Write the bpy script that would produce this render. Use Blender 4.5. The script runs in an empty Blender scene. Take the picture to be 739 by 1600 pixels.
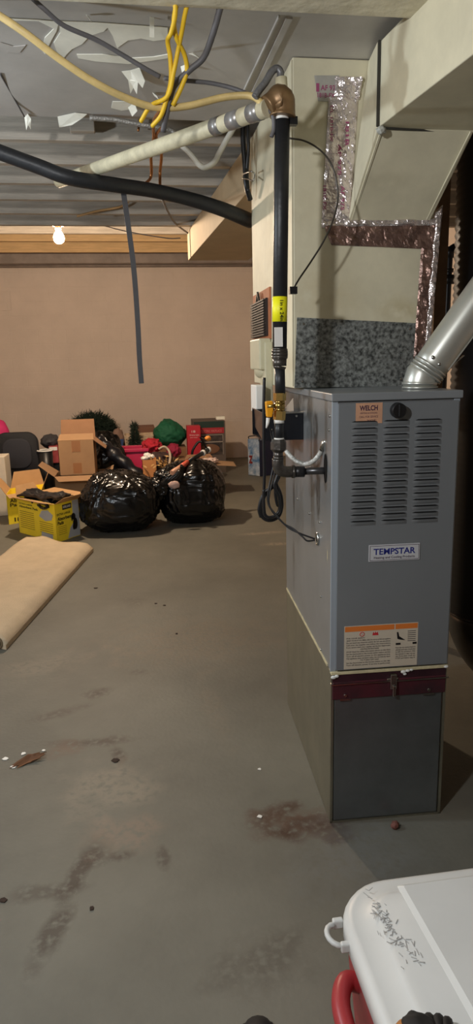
import bpy, bmesh, math, random
from mathutils import Vector, Matrix, noise
random.seed(7)
C = bpy.context.scene.collection
SC = bpy.context.scene
V = Vector
# ------------------------------------------------------------------ camera
PITCH, ROLL, YAW = math.radians(12.5), math.radians(-1.357), math.radians(8.0)
EYE = V((0, 0, 1.5)); FPX = 1050.0
FW = V((math.sin(YAW)*math.cos(PITCH), math.cos(YAW)*math.cos(PITCH), -math.sin(PITCH)))
R0 = V((math.cos(YAW), -math.sin(YAW), 0)); U0 = R0.cross(FW)
RT = R0*math.cos(ROLL) + U0*math.sin(ROLL); UP = RT.cross(FW)
cam_d = bpy.data.cameras.new('camera'); cam = bpy.data.objects.new('camera', cam_d); C.objects.link(cam)
cam_d.sensor_fit = 'VERTICAL'; cam_d.sensor_height = 36; cam_d.lens = FPX/1600*36
cam_d.clip_start = .02; cam_d.clip_end = 100
cam.matrix_world = Matrix((( RT.x, UP.x, -FW.x, EYE.x), (RT.y, UP.y, -FW.y, EYE.y), (RT.z, UP.z, -FW.z, EYE.z), (0, 0, 0, 1)))
SC.camera = cam
def ray(px, py): return FW + RT*((px-369.5)/FPX) + UP*((800-py)/FPX)
def AY(px, py, y): q = ray(px, py); return EYE + q*(y/q.y)
def AX(px, py, x): q = ray(px, py); return EYE + q*(x/q.x)
def AZ(px, py, z): q = ray(px, py); return EYE + q*((z-1.5)/q.z)
# ------------------------------------------------------------------ world, lights, exposure
w = bpy.data.worlds.new('world'); SC.world = w; w.use_nodes = True
w.node_tree.nodes['Background'].inputs[0].default_value = (.75, .85, 1, 1)
w.node_tree.nodes['Background'].inputs[1].default_value = .02
SC.view_settings.view_transform = 'Standard'; SC.view_settings.look = 'None'
SC.view_settings.exposure = 0.0; SC.view_settings.gamma = 1; SC.view_settings.use_curve_mapping = False
BULB_FAR = 2700.0      # emission of the far bulb
BULB_NEAR = 88.0      # watts of the ceiling light beside the camera
L = bpy.data.lights.new('near_light', 'POINT'); L.energy = BULB_NEAR; L.shadow_soft_size = .05; L.color = (.97, .985, 1)
lo = bpy.data.objects.new('near_light', L); C.objects.link(lo); lo.location = (-.80, .35, 2.08)
L2_ = bpy.data.lights.new('left_light', 'POINT'); L2_.energy = 62; L2_.shadow_soft_size = .05; L2_.color = (.80, .91, 1)
lo2 = bpy.data.objects.new('left_light', L2_); C.objects.link(lo2); lo2.location = (-1.55, 2.2, 1.92)
try: SC.cycles.use_denoising = True
except Exception: pass

# ------------------------------------------------------------------ materials
def lin(c):
    c = c/255.0
    return c/12.92 if c <= .04045 else ((c+.055)/1.055)**2.4
def S(r, g, b): return (lin(r), lin(g), lin(b), 1)
MATS = {}
def mat(name, col, rough=.6, metal=0, var=.0, scale=8, bump=0, bscale=40, emit=0, spec=.5, col2=None, coat=0, stretch=None, trans=0):
    if name in MATS: return MATS[name]
    m = bpy.data.materials.new(name); m.use_nodes = True; nt = m.node_tree; b = nt.nodes['Principled BSDF']
    b.inputs['Base Color'].default_value = col; b.inputs['Roughness'].default_value = rough; b.inputs['Metallic'].default_value = metal
    b.inputs['Specular IOR Level'].default_value = spec
    b.inputs['Coat Weight'].default_value = coat
    if trans: b.inputs['Transmission Weight'].default_value = trans
    if emit: b.inputs['Emission Color'].default_value = col; b.inputs['Emission Strength'].default_value = emit
    if var or bump or col2:
        tc = nt.nodes.new('ShaderNodeTexCoord'); mp = nt.nodes.new('ShaderNodeMapping')
        nt.links.new(tc.outputs['Object'], mp.inputs[0])
        if stretch: mp.inputs['Scale'].default_value = stretch
    if var or col2:
        n = nt.nodes.new('ShaderNodeTexNoise'); n.inputs['Scale'].default_value = scale; n.inputs['Detail'].default_value = 6; n.inputs['Roughness'].default_value = .65
        nt.links.new(mp.outputs[0], n.inputs[0])
        r = nt.nodes.new('ShaderNodeValToRGB'); c2 = col2 or tuple(min(1, x*(1-var)) for x in col[:3]) + (1,)
        c1 = col if col2 else tuple(min(1, x*(1+var)) for x in col[:3]) + (1,)
        r.color_ramp.elements[0].position = .36; r.color_ramp.elements[1].position = .64
        r.color_ramp.elements[0].color = c2; r.color_ramp.elements[1].color = c1
        nt.links.new(n.outputs[0], r.inputs[0]); nt.links.new(r.outputs[0], b.inputs['Base Color'])
    if bump:
        n2 = nt.nodes.new('ShaderNodeTexNoise'); n2.inputs['Scale'].default_value = bscale; n2.inputs['Detail'].default_value = 4
        nt.links.new(mp.outputs[0], n2.inputs[0])
        bp = nt.nodes.new('ShaderNodeBump'); bp.inputs['Strength'].default_value = bump; bp.inputs['Distance'].default_value = .01
        nt.links.new(n2.outputs[0], bp.inputs['Height']); nt.links.new(bp.outputs[0], b.inputs['Normal'])
    MATS[name] = m
    return m
def add_spots(m, spots, dist=.35, nscale=9, bright=False):
    """blotches with a ragged edge: (x, y, z, rx, ry, rz, colour, strength)"""
    nt = m.node_tree; b = nt.nodes['Principled BSDF']
    src = b.inputs['Base Color'].links[0].from_socket if b.inputs['Base Color'].links else None
    geo = nt.nodes.new('ShaderNodeNewGeometry')
    nz = nt.nodes.new('ShaderNodeTexNoise'); nz.inputs['Scale'].default_value = nscale; nz.inputs['Detail'].default_value = 8; nz.inputs['Roughness'].default_value = .7
    nt.links.new(geo.outputs['Position'], nz.inputs[0])
    nf = nt.nodes.new('ShaderNodeTexNoise'); nf.inputs['Scale'].default_value = nscale*4; nf.inputs['Detail'].default_value = 6
    nt.links.new(geo.outputs['Position'], nf.inputs[0])
    if src is None:
        rgb = nt.nodes.new('ShaderNodeRGB'); rgb.outputs[0].default_value = b.inputs['Base Color'].default_value; src = rgb.outputs[0]
    for (x, y, z, rx, ry, rz, a, col, st) in spots:
        mp = nt.nodes.new('ShaderNodeMapping'); mp.vector_type = 'TEXTURE'
        mp.inputs['Location'].default_value = (x, y, z); mp.inputs['Scale'].default_value = (rx*1.25, ry*1.25, rz); mp.inputs['Rotation'].default_value = (0, 0, a)
        nt.links.new(geo.outputs['Position'], mp.inputs[0])
        ln = nt.nodes.new('ShaderNodeVectorMath'); ln.operation = 'LENGTH'; nt.links.new(mp.outputs[0], ln.inputs[0])
        a1 = nt.nodes.new('ShaderNodeMath'); a1.operation = 'MULTIPLY_ADD'; a1.inputs[1].default_value = 2.6; a1.inputs[2].default_value = -1.3
        nt.links.new(nz.outputs[0], a1.inputs[0])
        a2 = nt.nodes.new('ShaderNodeMath'); a2.operation = 'ADD'; nt.links.new(ln.outputs['Value'], a2.inputs[0]); nt.links.new(a1.outputs[0], a2.inputs[1])
        mr = nt.nodes.new('ShaderNodeMapRange'); mr.inputs['From Min'].default_value = 1.0; mr.inputs['From Max'].default_value = 1.0-dist*1.6
        mr.inputs['To Min'].default_value = 0; mr.inputs['To Max'].default_value = st; nt.links.new(a2.outputs[0], mr.inputs[0])
        mf = nt.nodes.new('ShaderNodeMapRange'); mf.inputs['From Min'].default_value = .34; mf.inputs['From Max'].default_value = .54; nt.links.new(nf.outputs[0], mf.inputs[0])
        mm = nt.nodes.new('ShaderNodeMath'); mm.operation = 'MULTIPLY'; nt.links.new(mr.outputs[0], mm.inputs[0]); nt.links.new(mf.outputs[0], mm.inputs[1])
        mx = nt.nodes.new('ShaderNodeMix'); mx.data_type = 'RGBA'; mx.clamp_factor = True
        nt.links.new(mm.outputs[0], mx.inputs['Factor']); nt.links.new(src, mx.inputs['A']); mx.inputs['B'].default_value = col
        src = mx.outputs['Result']
    nt.links.new(src, b.inputs['Base Color'])

# ------------------------------------------------------------------ mesh builder
class MB:
    def __init__(s): s.v = []; s.f = []; s.mi = []; s.sm = []; s.cur = 0
    def add(s, vs, fs, smooth=False):
        o = len(s.v); s.v += [V(p) for p in vs]
        for f in fs: s.f.append([i+o for i in f]); s.mi.append(s.cur); s.sm.append(smooth)
        return s
    def prism(s, lo, hi):
        n = len(lo); vs = list(lo)+list(hi); fs = [list(range(n))[::-1], list(range(n, 2*n))]
        for i in range(n): j = (i+1) % n; fs.append([i, j, n+j, n+i])
        return s.add(vs, fs)
    def box(s, a, b):
        x0, y0, z0 = a; x1, y1, z1 = b
        return s.prism([(x0, y0, z0), (x1, y0, z0), (x1, y1, z0), (x0, y1, z0)], [(x0, y0, z1), (x1, y0, z1), (x1, y1, z1), (x0, y1, z1)])
    def bar(s, p, q, wd, th, up=(0, 0, 1)):
        p = V(p); q = V(q); d = (q-p).normalized(); u = V(up)
        sd = d.cross(u)
        if sd.length < 1e-4: sd = d.cross(V((0, 1, 0)))
        sd.normalize(); u = sd.cross(d).normalized()
        a = sd*wd/2; c = u*th/2
        return s.prism([p-a-c, p+a-c, p+a+c, p-a+c], [q-a-c, q+a-c, q+a+c, q-a+c])
    def sheet(s, pts, th, nrm=None):
        """flat polygon with thickness"""
        pts = [V(p) for p in pts]
        n = V(nrm) if nrm else (pts[1]-pts[0]).cross(pts[2]-pts[0]).normalized()
        return s.prism(pts, [p+n*th for p in pts])
    def tube(s, pts, r, seg=10, closed=False, caps=True, smooth=True):
        pts = [V(p) for p in pts]; n = len(pts); rs = r if isinstance(r, (list, tuple)) else [r]*n
        rings = []; prev = None
        for i, p in enumerate(pts):
            if closed: t = pts[(i+1) % n]-pts[i-1]
            else: t = pts[min(i+1, n-1)]-pts[max(i-1, 0)]
            if t.length < 1e-9: t = V((0, 0, 1))
            t.normalize()
            if prev is None:
                u = t.orthogonal().normalized()
            else:
                u = prev - t*prev.dot(t)
                if u.length < 1e-6: u = t.orthogonal()
                u.normalize()
            prev = u; w_ = t.cross(u)
            rings.append([p+(u*math.cos(2*math.pi*k/seg)+w_*math.sin(2*math.pi*k/seg))*rs[i] for k in range(seg)])
        vs = [p for rg in rings for p in rg]; fs = []
        for i in range(n if closed else n-1):
            j = (i+1) % n
            for k in range(seg): k2 = (k+1) % seg; fs.append([i*seg+k, i*seg+k2, j*seg+k2, j*seg+k])
        s.add(vs, fs, smooth)
        if caps and not closed:
            o = len(s.v)-len(vs)
            for fc in ([o+k for k in range(seg)][::-1], [o+(n-1)*seg+k for k in range(seg)]):
                s.f.append(fc); s.mi.append(s.cur); s.sm.append(False)
        return s
    def cyl(s, p, q, r, seg=20, r2=None): return s.tube([p, q], [r, r if r2 is None else r2], seg)
    def stack(s, pts, rs, seg=20):
        for i in range(len(pts)-1): s.tube([pts[i], pts[i+1]], [rs[i], rs[i+1]], seg, smooth=seg > 10)
        return s
    def blob(s, c, rad, fn=None, sub=3):
        bm = bmesh.new(); bmesh.ops.create_icosphere(bm, subdivisions=sub, radius=1)
        vs = []
        for v in bm.verts:
            d = v.co.normalized(); p = V((d.x*rad[0], d.y*rad[1], d.z*rad[2]))
            if fn: p = fn(d, p)
            vs.append(V(c)+p)
        s.add(vs, [[v.index for v in f.verts] for f in bm.faces], True); bm.free(); return s
    def build(s, name, mats, parent=None, local=False, bevel=0, label=None, solid=0):
        if not isinstance(mats, (list, tuple)): mats = [mats]
        org = V((0, 0, 0))
        if parent is None and s.v:
            xs = [p.x for p in s.v]; ys = [p.y for p in s.v]; zs = [p.z for p in s.v]
            org = V(((min(xs)+max(xs))/2, (min(ys)+max(ys))/2, min(zs)))
        elif parent is not None and not local:
            inv = WM[parent.name].inverted()
        vs = []
        for p in s.v:
            if parent is None: vs.append(p-org)
            elif local: vs.append(p)
            else: vs.append(inv @ p)
        me = bpy.data.meshes.new(name); me.from_pydata(vs, [], s.f)
        for m in mats: me.materials.append(m)
        for i, p in enumerate(me.polygons): p.material_index = s.mi[i]; p.use_smooth = s.sm[i]
        bm = bmesh.new(); bm.from_mesh(me); bmesh.ops.recalc_face_normals(bm, faces=bm.faces); bm.to_mesh(me); bm.free()
        me.update()
        o = bpy.data.objects.new(name, me); C.objects.link(o); o.location = org
        if parent is None: WM[o.name] = Matrix.Translation(org)
        else: o.parent = parent; WM[o.name] = WM[parent.name].copy()
        if bevel:
            b = o.modifiers.new('bevel', 'BEVEL'); b.width = bevel; b.segments = 2; b.limit_method = 'ANGLE'; b.angle_limit = math.radians(40)
        if solid:
            b = o.modifiers.new('solid', 'SOLIDIFY'); b.thickness = solid; b.offset = 0
        if label: o['label'] = label
        return o
WM = {}
def tag(o, label, cat, group=None, kind=None):
    o['label'] = label; o['category'] = cat
    if group: o['group'] = group
    if kind: o['kind'] = kind
    return o
def struct(o): o['kind'] = 'structure'; return o
def empty(name, loc, label, cat, rz=0, group=None):
    o = bpy.data.objects.new(name, None); C.objects.link(o); o.location = loc; o.rotation_euler = (0, 0, rz)
    o.empty_display_size = .05
    WM[o.name] = Matrix.Translation(V(loc)) @ Matrix.Rotation(rz, 4, 'Z')
    return tag(o, label, cat, group)
def dup(o, delta, label=None, parent=None):
    c = o.copy(); C.objects.link(c)
    if parent is None: c.location = o.location + V(delta)
    else: c.parent = parent
    for ch in list(o.children): dup(ch, None, None, c)
    if label: c['label'] = label
    return c
def smooth(pts, n=8):
    pts = [V(p) for p in pts]; out = []
    P = [pts[0]*2-pts[1]] + pts + [pts[-1]*2-pts[-2]]
    for i in range(1, len(P)-2):
        a, b, c, d = P[i-1], P[i], P[i+1], P[i+2]
        for k in range(n):
            t = k/n
            out.append(.5*((2*b)+(c-a)*t+(2*a-5*b+4*c-d)*t*t+(3*b-a-3*c+d)*t**3))
    out.append(pts[-1]); return out
def rod(pts, r, n=8, seg=8): return MB().tube(smooth(pts, n), r, seg)
def text_mesh(txt, origin, xdir, ydir, height, width=None, thick=.0006, bold=0.0, name='t'):
    """returns an MB with the text, lower left at origin, cap height = height, fitted to width"""
    cu = bpy.data.curves.new(name, 'FONT'); cu.body = txt; cu.size = 1; cu.offset = bold; cu.extrude = 0; cu.resolution_u = 3
    ob = bpy.data.objects.new(name, cu); C.objects.link(ob); bpy.context.view_layer.update()
    me = bpy.data.meshes.new_from_object(ob)
    C.objects.unlink(ob); bpy.data.objects.remove(ob); bpy.data.curves.remove(cu)
    m = MB()
    if not me.vertices: return m
    x0 = min(v.co.x for v in me.vertices); x1 = max(v.co.x for v in me.vertices); y0 = 0; y1 = max(v.co.y for v in me.vertices)
    sx = (width/(x1-x0)) if width else height/(y1-y0); sy = height/(y1-y0)
    xd = V(xdir).normalized(); yd = V(ydir).normalized(); nd = xd.cross(yd)
    vs = [V(origin)+xd*((v.co.x-x0)*sx)+yd*((v.co.y-y0)*sy)+nd*thick for v in me.vertices]
    m.add(vs, [list(p.vertices) for p in me.polygons]); bpy.data.meshes.remove(me)
    return m
def join(*mbs):
    m = MB()
    for a in mbs:
        o = len(m.v); m.v += a.v; m.f += [[i+o for i in f] for f in a.f]; m.mi += a.mi; m.sm += a.sm
    return m

class Each:
    def __init__(s, *m): s.m = m
    def build(s, *a, **k):
        for x in s.m: x.build(*a, **k)
# ------------------------------------------------------------------ material set
conc = mat('concrete_floor', S(105, 103, 93), .62, var=.17, scale=1.3, bump=.12, bscale=60)
wallm = mat('painted_block_wall', S(212, 196, 182), .85, var=.05, scale=1.5, bump=.1, bscale=30)
wall2 = mat('plain_wall', S(150, 140, 128), .9, var=.08, scale=2)
subf = mat('subfloor_boards', S(96, 86, 76), .9, var=.2, scale=5, stretch=(1, 8, 1))
joistm = mat('old_joist_timber', S(178, 168, 154), .85, var=.2, scale=4, bump=.15, stretch=(.6, 8, 8))
yellowwood = mat('pine_beam', S(206, 172, 124), .75, var=.12, scale=5, stretch=(.7, 8, 8))
darkbeam = mat('grey_steel_beam', S(140, 128, 120), .6, var=.15, scale=5)
panelm = mat('grey_ceiling_paint', S(186, 182, 176), .62, var=.10, scale=3, bump=.1, bscale=6)
creamp = mat('cream_bare_panel', S(246, 244, 230), .7, var=.06, scale=8)
plen = mat('painted_duct_metal', S(212, 205, 178), .68, var=.10, scale=3.5, bump=.06, bscale=5)
galv = mat('spangled_galvanised_steel', S(128, 132, 130), .45, metal=.5, var=.75, scale=80, bump=.03, bscale=60)
galv2 = mat('dull_galvanised_steel', S(150, 148, 132), .36, metal=.8, var=.12, scale=6, bump=.04, bscale=4)
galvd = mat('plain_filter_door_steel', S(122, 128, 130), .38, metal=.75, var=.12, scale=4, bump=.03, bscale=4)
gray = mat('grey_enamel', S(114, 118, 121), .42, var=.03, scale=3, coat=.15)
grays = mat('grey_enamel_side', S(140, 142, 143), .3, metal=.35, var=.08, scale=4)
capm = mat('grey_enamel_cap', S(126, 130, 133), .36, var=.04, scale=4, coat=.2)
black = mat('black_plastic', S(18, 18, 20), .4)
dark = mat('dark_void', S(6, 6, 7), .9)  # flat black stands in for the shade inside louvre slots and holes
foil = mat('crinkled_foil_tape', S(222, 212, 210), .22, metal=.75, var=.12, scale=12, bump=1.0, bscale=38)
foilp = mat('smooth_foil_tape', S(180, 178, 172), .45, metal=.3, var=.1, scale=12, bump=.3, bscale=25)
foilc = mat('coppery_foil_tape', S(150, 122, 112), .3, metal=.75, var=.35, scale=20, bump=.7, bscale=45)
magenta = mat('magenta_print', S(156, 74, 112), .6)
vent = mat('bright_vent_metal', S(205, 206, 198), .34, metal=.72, var=.05, scale=5, bump=.03, bscale=8)
white = mat('white_paint', S(232, 230, 224), .5)
rubber = mat('black_pipe_insulation', S(30, 31, 34), .45, var=.15, scale=20, bump=.1, bscale=60)
iron = mat('dark_malleable_iron', S(92, 88, 84), .38, metal=.8, var=.3, scale=30, bump=.2, bscale=60)
castb = mat('bronzed_cast_elbow', S(125, 98, 68), .42, metal=.5, var=.2, scale=12, bump=.1, bscale=25)
brass = mat('brass', S(190, 160, 95), .25, metal=1, var=.15, scale=20)
steel = mat('zinc_steel', S(190, 190, 186), .25, metal=1)
creampipe = mat('cream_painted_pipe', S(206, 198, 168), .55, var=.15, scale=16, bump=.1)
cardb = mat('cardboard', S(160, 126, 92), .85, var=.05, scale=8)
cardd = mat('cardboard_inside', S(150, 112, 82), .9, var=.05, scale=8)
tape = mat('packing_tape_brown', S(152, 106, 68), .35)
bagm = mat('black_plastic_bag', S(11, 11, 12), .22, bump=.2, bscale=5, spec=.5)
orangep = mat('orange_yellow_handle', S(235, 160, 20), .4)
yellowl = mat('yellow_tag', S(245, 240, 20), .5)
woodstud = mat('brown_stud', S(110, 88, 64), .8, var=.2, scale=6)

nt = wallm.node_tree; bsd = nt.nodes['Principled BSDF']; geo_ = nt.nodes.new('ShaderNodeNewGeometry'); mpw = nt.nodes.new('ShaderNodeMapping'); mpw.inputs['Rotation'].default_value = (math.radians(90), 0, 0)
br = nt.nodes.new('ShaderNodeTexBrick'); br.inputs['Scale'].default_value = 1; br.inputs['Brick Width'].default_value = .41; br.inputs['Row Height'].default_value = .205; br.inputs['Mortar Size'].default_value = .006; br.inputs['Mortar Smooth'].default_value = .6
nt.links.new(geo_.outputs['Position'], mpw.inputs[0]); nt.links.new(mpw.outputs[0], br.inputs[0])
bw = nt.nodes.new('ShaderNodeBump'); bw.inputs['Strength'].default_value = .35; bw.inputs['Distance'].default_value = .006; bw.invert = True
nt.links.new(br.outputs['Fac'], bw.inputs['Height']); old = bsd.inputs['Normal'].links[0].from_socket; nt.links.new(old, bw.inputs['Normal']); nt.links.new(bw.outputs[0], bsd.inputs['Normal'])
# ------------------------------------------------------------------ room shell
YB = 10.74; XL, XR, YN, ZC = -3.4, 3.2, -2.2, 2.66
def structbox(name, a, b, m): return struct(MB().box(a, b).build(name, m))
structbox('floor', (XL-.1, YN-.1, -.08), (XR+.1, YB+.1, 0), conc)
structbox('wall_back', (XL, YB, 0), (XR, YB+.1, 3.32), wallm)
structbox('wall_left', (XL-.1, YN, 0), (XL, YB, 3.32), wallm)
structbox('wall_right', (XR, YN, 0), (XR+.1, YB, 3.32), wallm)
structbox('wall_front', (XL, YN-.1, 0), (XR, YN, ZC), wall2)
ZF = 3.32; YS = 5.45  # far ceiling raised out of view so the bulb reaches the back wall
m = MB().box((XL-.1, YN-.1, ZC), (XR+.1, YS, ZC+.06)); m.box((XL-.1, YS, ZC), (XR+.1, YS+.05, ZF+.06)); m.box((XL-.1, YS+.05, ZF), (XR+.1, YB+.1, ZF+.06))
struct(m.build('ceiling', subf))
# floor stains and scuffs
def sp(px, py, rx, ry, a, col, st):
    p = AZ(px, py, 0); return (p.x, p.y, 0, rx, ry, .5, a, col, st)
rust = S(62, 40, 28); dk = S(62, 52, 44); lt = S(140, 130, 114); rd = S(104, 82, 68)
add_spots(conc, [
    sp(460, 1285, .15, .09, -.3, S(88, 60, 46), .8), sp(440, 1300, .09, .035, -.6, rust, .95), sp(520, 1310, .035, .03, 0, rust, .9), sp(455, 1262, .05, .03, .5, rust, .8), sp(500, 1290, .13, .06, -.2, rust, .9), sp(430, 1275, .08, .07, 0, rust, .7),
    sp(145, 1160, .20, .035, -.05, dk, .75), sp(100, 1170, .09, .06, .4, rd, .6), sp(185, 1180, .03, .07, .2, dk, .8),
    sp(170, 1230, .18, .16, 0, lt, .5), sp(150, 1330, .05, .07, 0, dk, .8), sp(118, 1370, .035, .12, -.3, dk, .8),
    sp(80, 1460, .035, .16, -.35, dk, .7), sp(70, 1395, .14, .035, 0, dk, .5), sp(155, 1083, .07, .05, .4, dk, .8),
    sp(210, 940, .10, .10, 0, dk, .35), sp(410, 833, .22, .05, 0, lt, .8), sp(430, 850, .16, .05, 0, lt, .8),
    sp(190, 1300, .14, .1, 0, S(134, 116, 100), .5), sp(420, 1500, .16, .09, .2, dk, .4), sp(255, 1340, .02, .06, 0, dk, .6),
    sp(300, 1000, .5, .35, 0, S(126, 112, 94), .4), sp(90, 1115, .12, .04, .4, dk, .5), sp(217, 1050, .05, .04, 0, dk, .5),
    sp(190, 1337, .04, .025, 0, dk, .7), sp(60, 1040, .3, .12, .3, lt, .3), sp(330, 1100, .05, .35, .1, S(124, 114, 98), .3),
    sp(560, 1340, .2, .2, 0, S(112, 114, 112), .4)], dist=.4)

# wall outline: an old painted-over access plate on the back wall
a, b = AY(-12, 455, YB-.012), AY(18, 485, YB-.012)
m = MB().box((a.x, YB-.014, b.z), (b.x, YB-.001, a.z))
tag(m.build('access_plate', wallm, bevel=.003), 'square painted-over cover plate high on the back wall at the far left', 'cover plate')

# ceiling sheet with torn paint
def PZ(px, py, z): return AZ(px, py, z)
ZP = 2.43
cp = MB().box((-2.2, 2.02, ZP), (1.9, 2.89, ZP+.03)).build('ceiling_panel', panelm)
tag(cp, 'flat grey painted ceiling sheet with torn and flaking paint near the camera', 'ceiling panel')
def patch(pts, m=creamp, z=ZP, th=.002, name='bare_patch'):
    return MB().sheet([PZ(x, y, z-.0008) for x, y in pts], -th if True else th, (0, 0, 1)).build(name, m, cp)
patch([(0, 27), (60, 30), (92, 33), (88, 48), (80, 62), (70, 84), (66, 78), (70, 58), (84, 44), (60, 32), (0, 30)])
patch([(92, 32), (150, 34), (262, 42), (262, 60), (240, 63), (220, 59), (200, 62), (183, 74), (176, 55), (168, 42), (162, 48), (140, 55), (128, 68), (112, 76), (104, 84), (98, 92), (88, 78), (84, 66), (94, 50)])
patch([(120, 84), (160, 84), (205, 90), (240, 88), (262, 84), (262, 90), (235, 94), (200, 99), (150, 95), (122, 90)])
patch([(176, 158), (205, 158), (215, 163), (205, 170), (190, 172), (174, 168)])
patch([(60, 16), (130, 20), (262, 30), (262, 22), (130, 12), (60, 8)], MATS['grey_ceiling_paint'])
patch([(226, 168), (238, 160), (245, 163), (236, 171)])
patch([(0, 66), (20, 72), (40, 70), (30, 82), (10, 80)], MATS['grey_ceiling_paint'])
# strip seam on the sheet
m = MB().bar(PZ(436, 26, ZP-.004), PZ(378, 148, ZP-.004), .004, .008); m.bar(PZ(452, 28, ZP-.003), PZ(394, 150, ZP-.003), .018, .006)
m.build('seam_strip', panelm, cp)
# hanging flakes of paint
def flake(name, pts, drop, m=creamp):
    mb = MB(); P = [PZ(x, y, ZP-.003) for x, y in pts]
    n = len(P)//2
    for i, p in enumerate(P): p.z -= drop[i % len(drop)]
    mb.sheet(P, .0012)
    return mb.build(name, m, cp)
flake('paint_flake', [(90, 182), (92, 190), (112, 186), (128, 180), (136, 178), (118, 176)], [.0, .02, .02, .01, 0, 0])
flake('paint_flake', [(190, 112), (200, 120), (203, 131), (208, 127), (213, 132), (215, 118), (222, 122), (226, 116), (218, 106), (204, 110)], [0, .01, .03, .02, .03, .02, .03, .02, 0, 0])
flake('paint_flake', [(294, 84), (300, 72), (310, 62), (309, 72), (301, 82)], [0, .02, .05, .03, 0])
flake('paint_flake', [(234, 26), (241, 27), (240, 40), (233, 39)], [0, 0, .03, .03])
flake('paint_flake', [(282, 104), (292, 100), (292, 107), (285, 107)], [0, 0, .02, .02])
flake('paint_flake', [(134, 23), (140, 19), (143, 23), (138, 26)], [0, .02, .02, 0])
flake('paint_flake', [(38, 183), (43, 178), (48, 181), (47, 189), (43, 186), (40, 190)], [0, .0, .01, .03, .02, .03])
flake('paint_flake', [(200, 168), (210, 160), (214, 164), (206, 173)], [0, 0, .02, .02])
flake('paint_flake', [(238, 145), (245, 141), (248, 146), (241, 150)], [0, .02, .02, 0])
# near timber beam
m = MB().box((-2.4, 1.55, 2.375), (1.9, 1.925, 2.64)); bmm = mat('plastered_beam', S(214, 206, 182), .8, var=.16, scale=6, bump=.5, bscale=18)
tag(m.build('ceiling_beam', bmm, bevel=.008), 'wide rough cream painted timber beam across the very top of the view', 'beam')
m = MB().box((-2.2, 1.925, 2.40), (.15, 2.02, 2.425)); 
tag(m.build('grey_ledge', panelm), 'narrow grey painted ledger strip between the rough beam and the torn ceiling sheet', 'strip')

# joists receding behind the sheet
jm = MB()
for x0, x1 in ((XL+.01, XR-.01),): jm.box((x0, 0, 2.45), (x1, .045, ZC-.002))
j0 = jm.build('ceiling_joist', joistm, bevel=.003)
JY = [3.235, 3.59, 3.95, 4.31, 4.68, 5.04]
tag(j0, 'first rough grey timber joist behind the ceiling sheet, above the grey pipe', 'joist', 'timber joists between the ceiling sheet and the far bulb')
j0.location.y = JY[0]+.02
names = ['second rough timber joist back from the ceiling sheet', 'third rough timber joist back from the ceiling sheet', 'fourth timber joist back, above the curved black hose', 'fifth timber joist back, in warm light above the copper pipes', 'last timber joist before the copper pipes and far bulb']
for k, y in enumerate(JY[1:]): dup(j0, (0, y-JY[0], 0), names[k])
far_j = MB().box((XL+.01, 0, 2.98), (XR-.01, .045, 3.318)).build('ceiling_joist', joistm, bevel=.003)
tag(far_j, 'first high timber joist beyond the copper pipes', 'joist', 'high timber joists over the far bulb'); far_j.location.y = 6.1
for k, nm in enumerate(('second high timber joist beyond the copper pipes', 'third high timber joist beyond the copper pipes', 'fourth high timber joist beyond the copper pipes')): dup(far_j, (0, .75*(k+1), 0), nm)
# wood blocking panel between joists
p0, p1 = AY(110, 205, 3.2), AY(150, 230, 3.2)
tag(MB().box((p0.x, 3.17, 2.47), (p1.x, 3.21, 2.60)).build('wood_block', joistm, bevel=.003), 'short square timber block fixed to the first joist at left', 'block')

# lit beams near the far bulb
def hbeam(y, pt, pb, th, m, name, label, x0=XL+.02, x1=XR-.02, cat='beam'):
    zt, zb = AY(200, pt, y).z, AY(200, pb, y).z
    return tag(MB().box((x0, y, zb), (x1, y+th, min(zt, 3.3))).build(name, m, bevel=.003), label, cat)
hbeam(9.0, 332, 362, .05, yellowwood, 'pine_beam', 'pale pine beam lit yellow right behind the glowing bulb')
hbeam(9.5, 360, 377, .05, yellowwood, 'pine_board', 'lower pine board behind the lit pine beam', cat='board')
hbeam(9.9, 375, 394, .06, yellowwood, 'pine_board', 'lowest pine board, above the dark steel beam', cat='board')
hbeam(10.3, 392, 411, .14, darkbeam, 'steel_beam', 'dark steel beam crossing above the back wall')
a = AY(0, 415, 10.6); b = a
tag(MB().tube([(XL+.02, 10.6, a.z), (XR-.02, 10.6, a.z)], .026, 10).build('long_conduit', darkbeam), 'thin dark conduit running just below the dark steel beam', 'conduit')
copper = mat('copper_pipe', S(190, 130, 80), .35, metal=.8, var=.15, scale=6)
for i, (y, py, r, lab) in enumerate(((5.25, 313, .012, 'upper of the three thin copper pipes crossing before the lit beam'), (5.3, 323, .012, 'middle of the three thin copper pipes crossing before the lit beam'), (5.35, 332, .016, 'lowest and thickest copper pipe, ending in an elbow beside the cream branch duct'))):
    a = AY(-20, py, y); b = AY(308 if i == 2 else 292, py+ (1 if i == 2 else 0), y)
    pts = [(XL+.05, y, b.z), (b.x-.03, y, b.z)]
    if i == 2: pts += [(b.x, y-.01, b.z+.01), (b.x+.01, y-.02, b.z+.05)]
    tag(MB().tube(pts, r, 8).build('copper_pipe', copper), lab, 'pipe', 'copper pipes before the lit beam')

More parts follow.
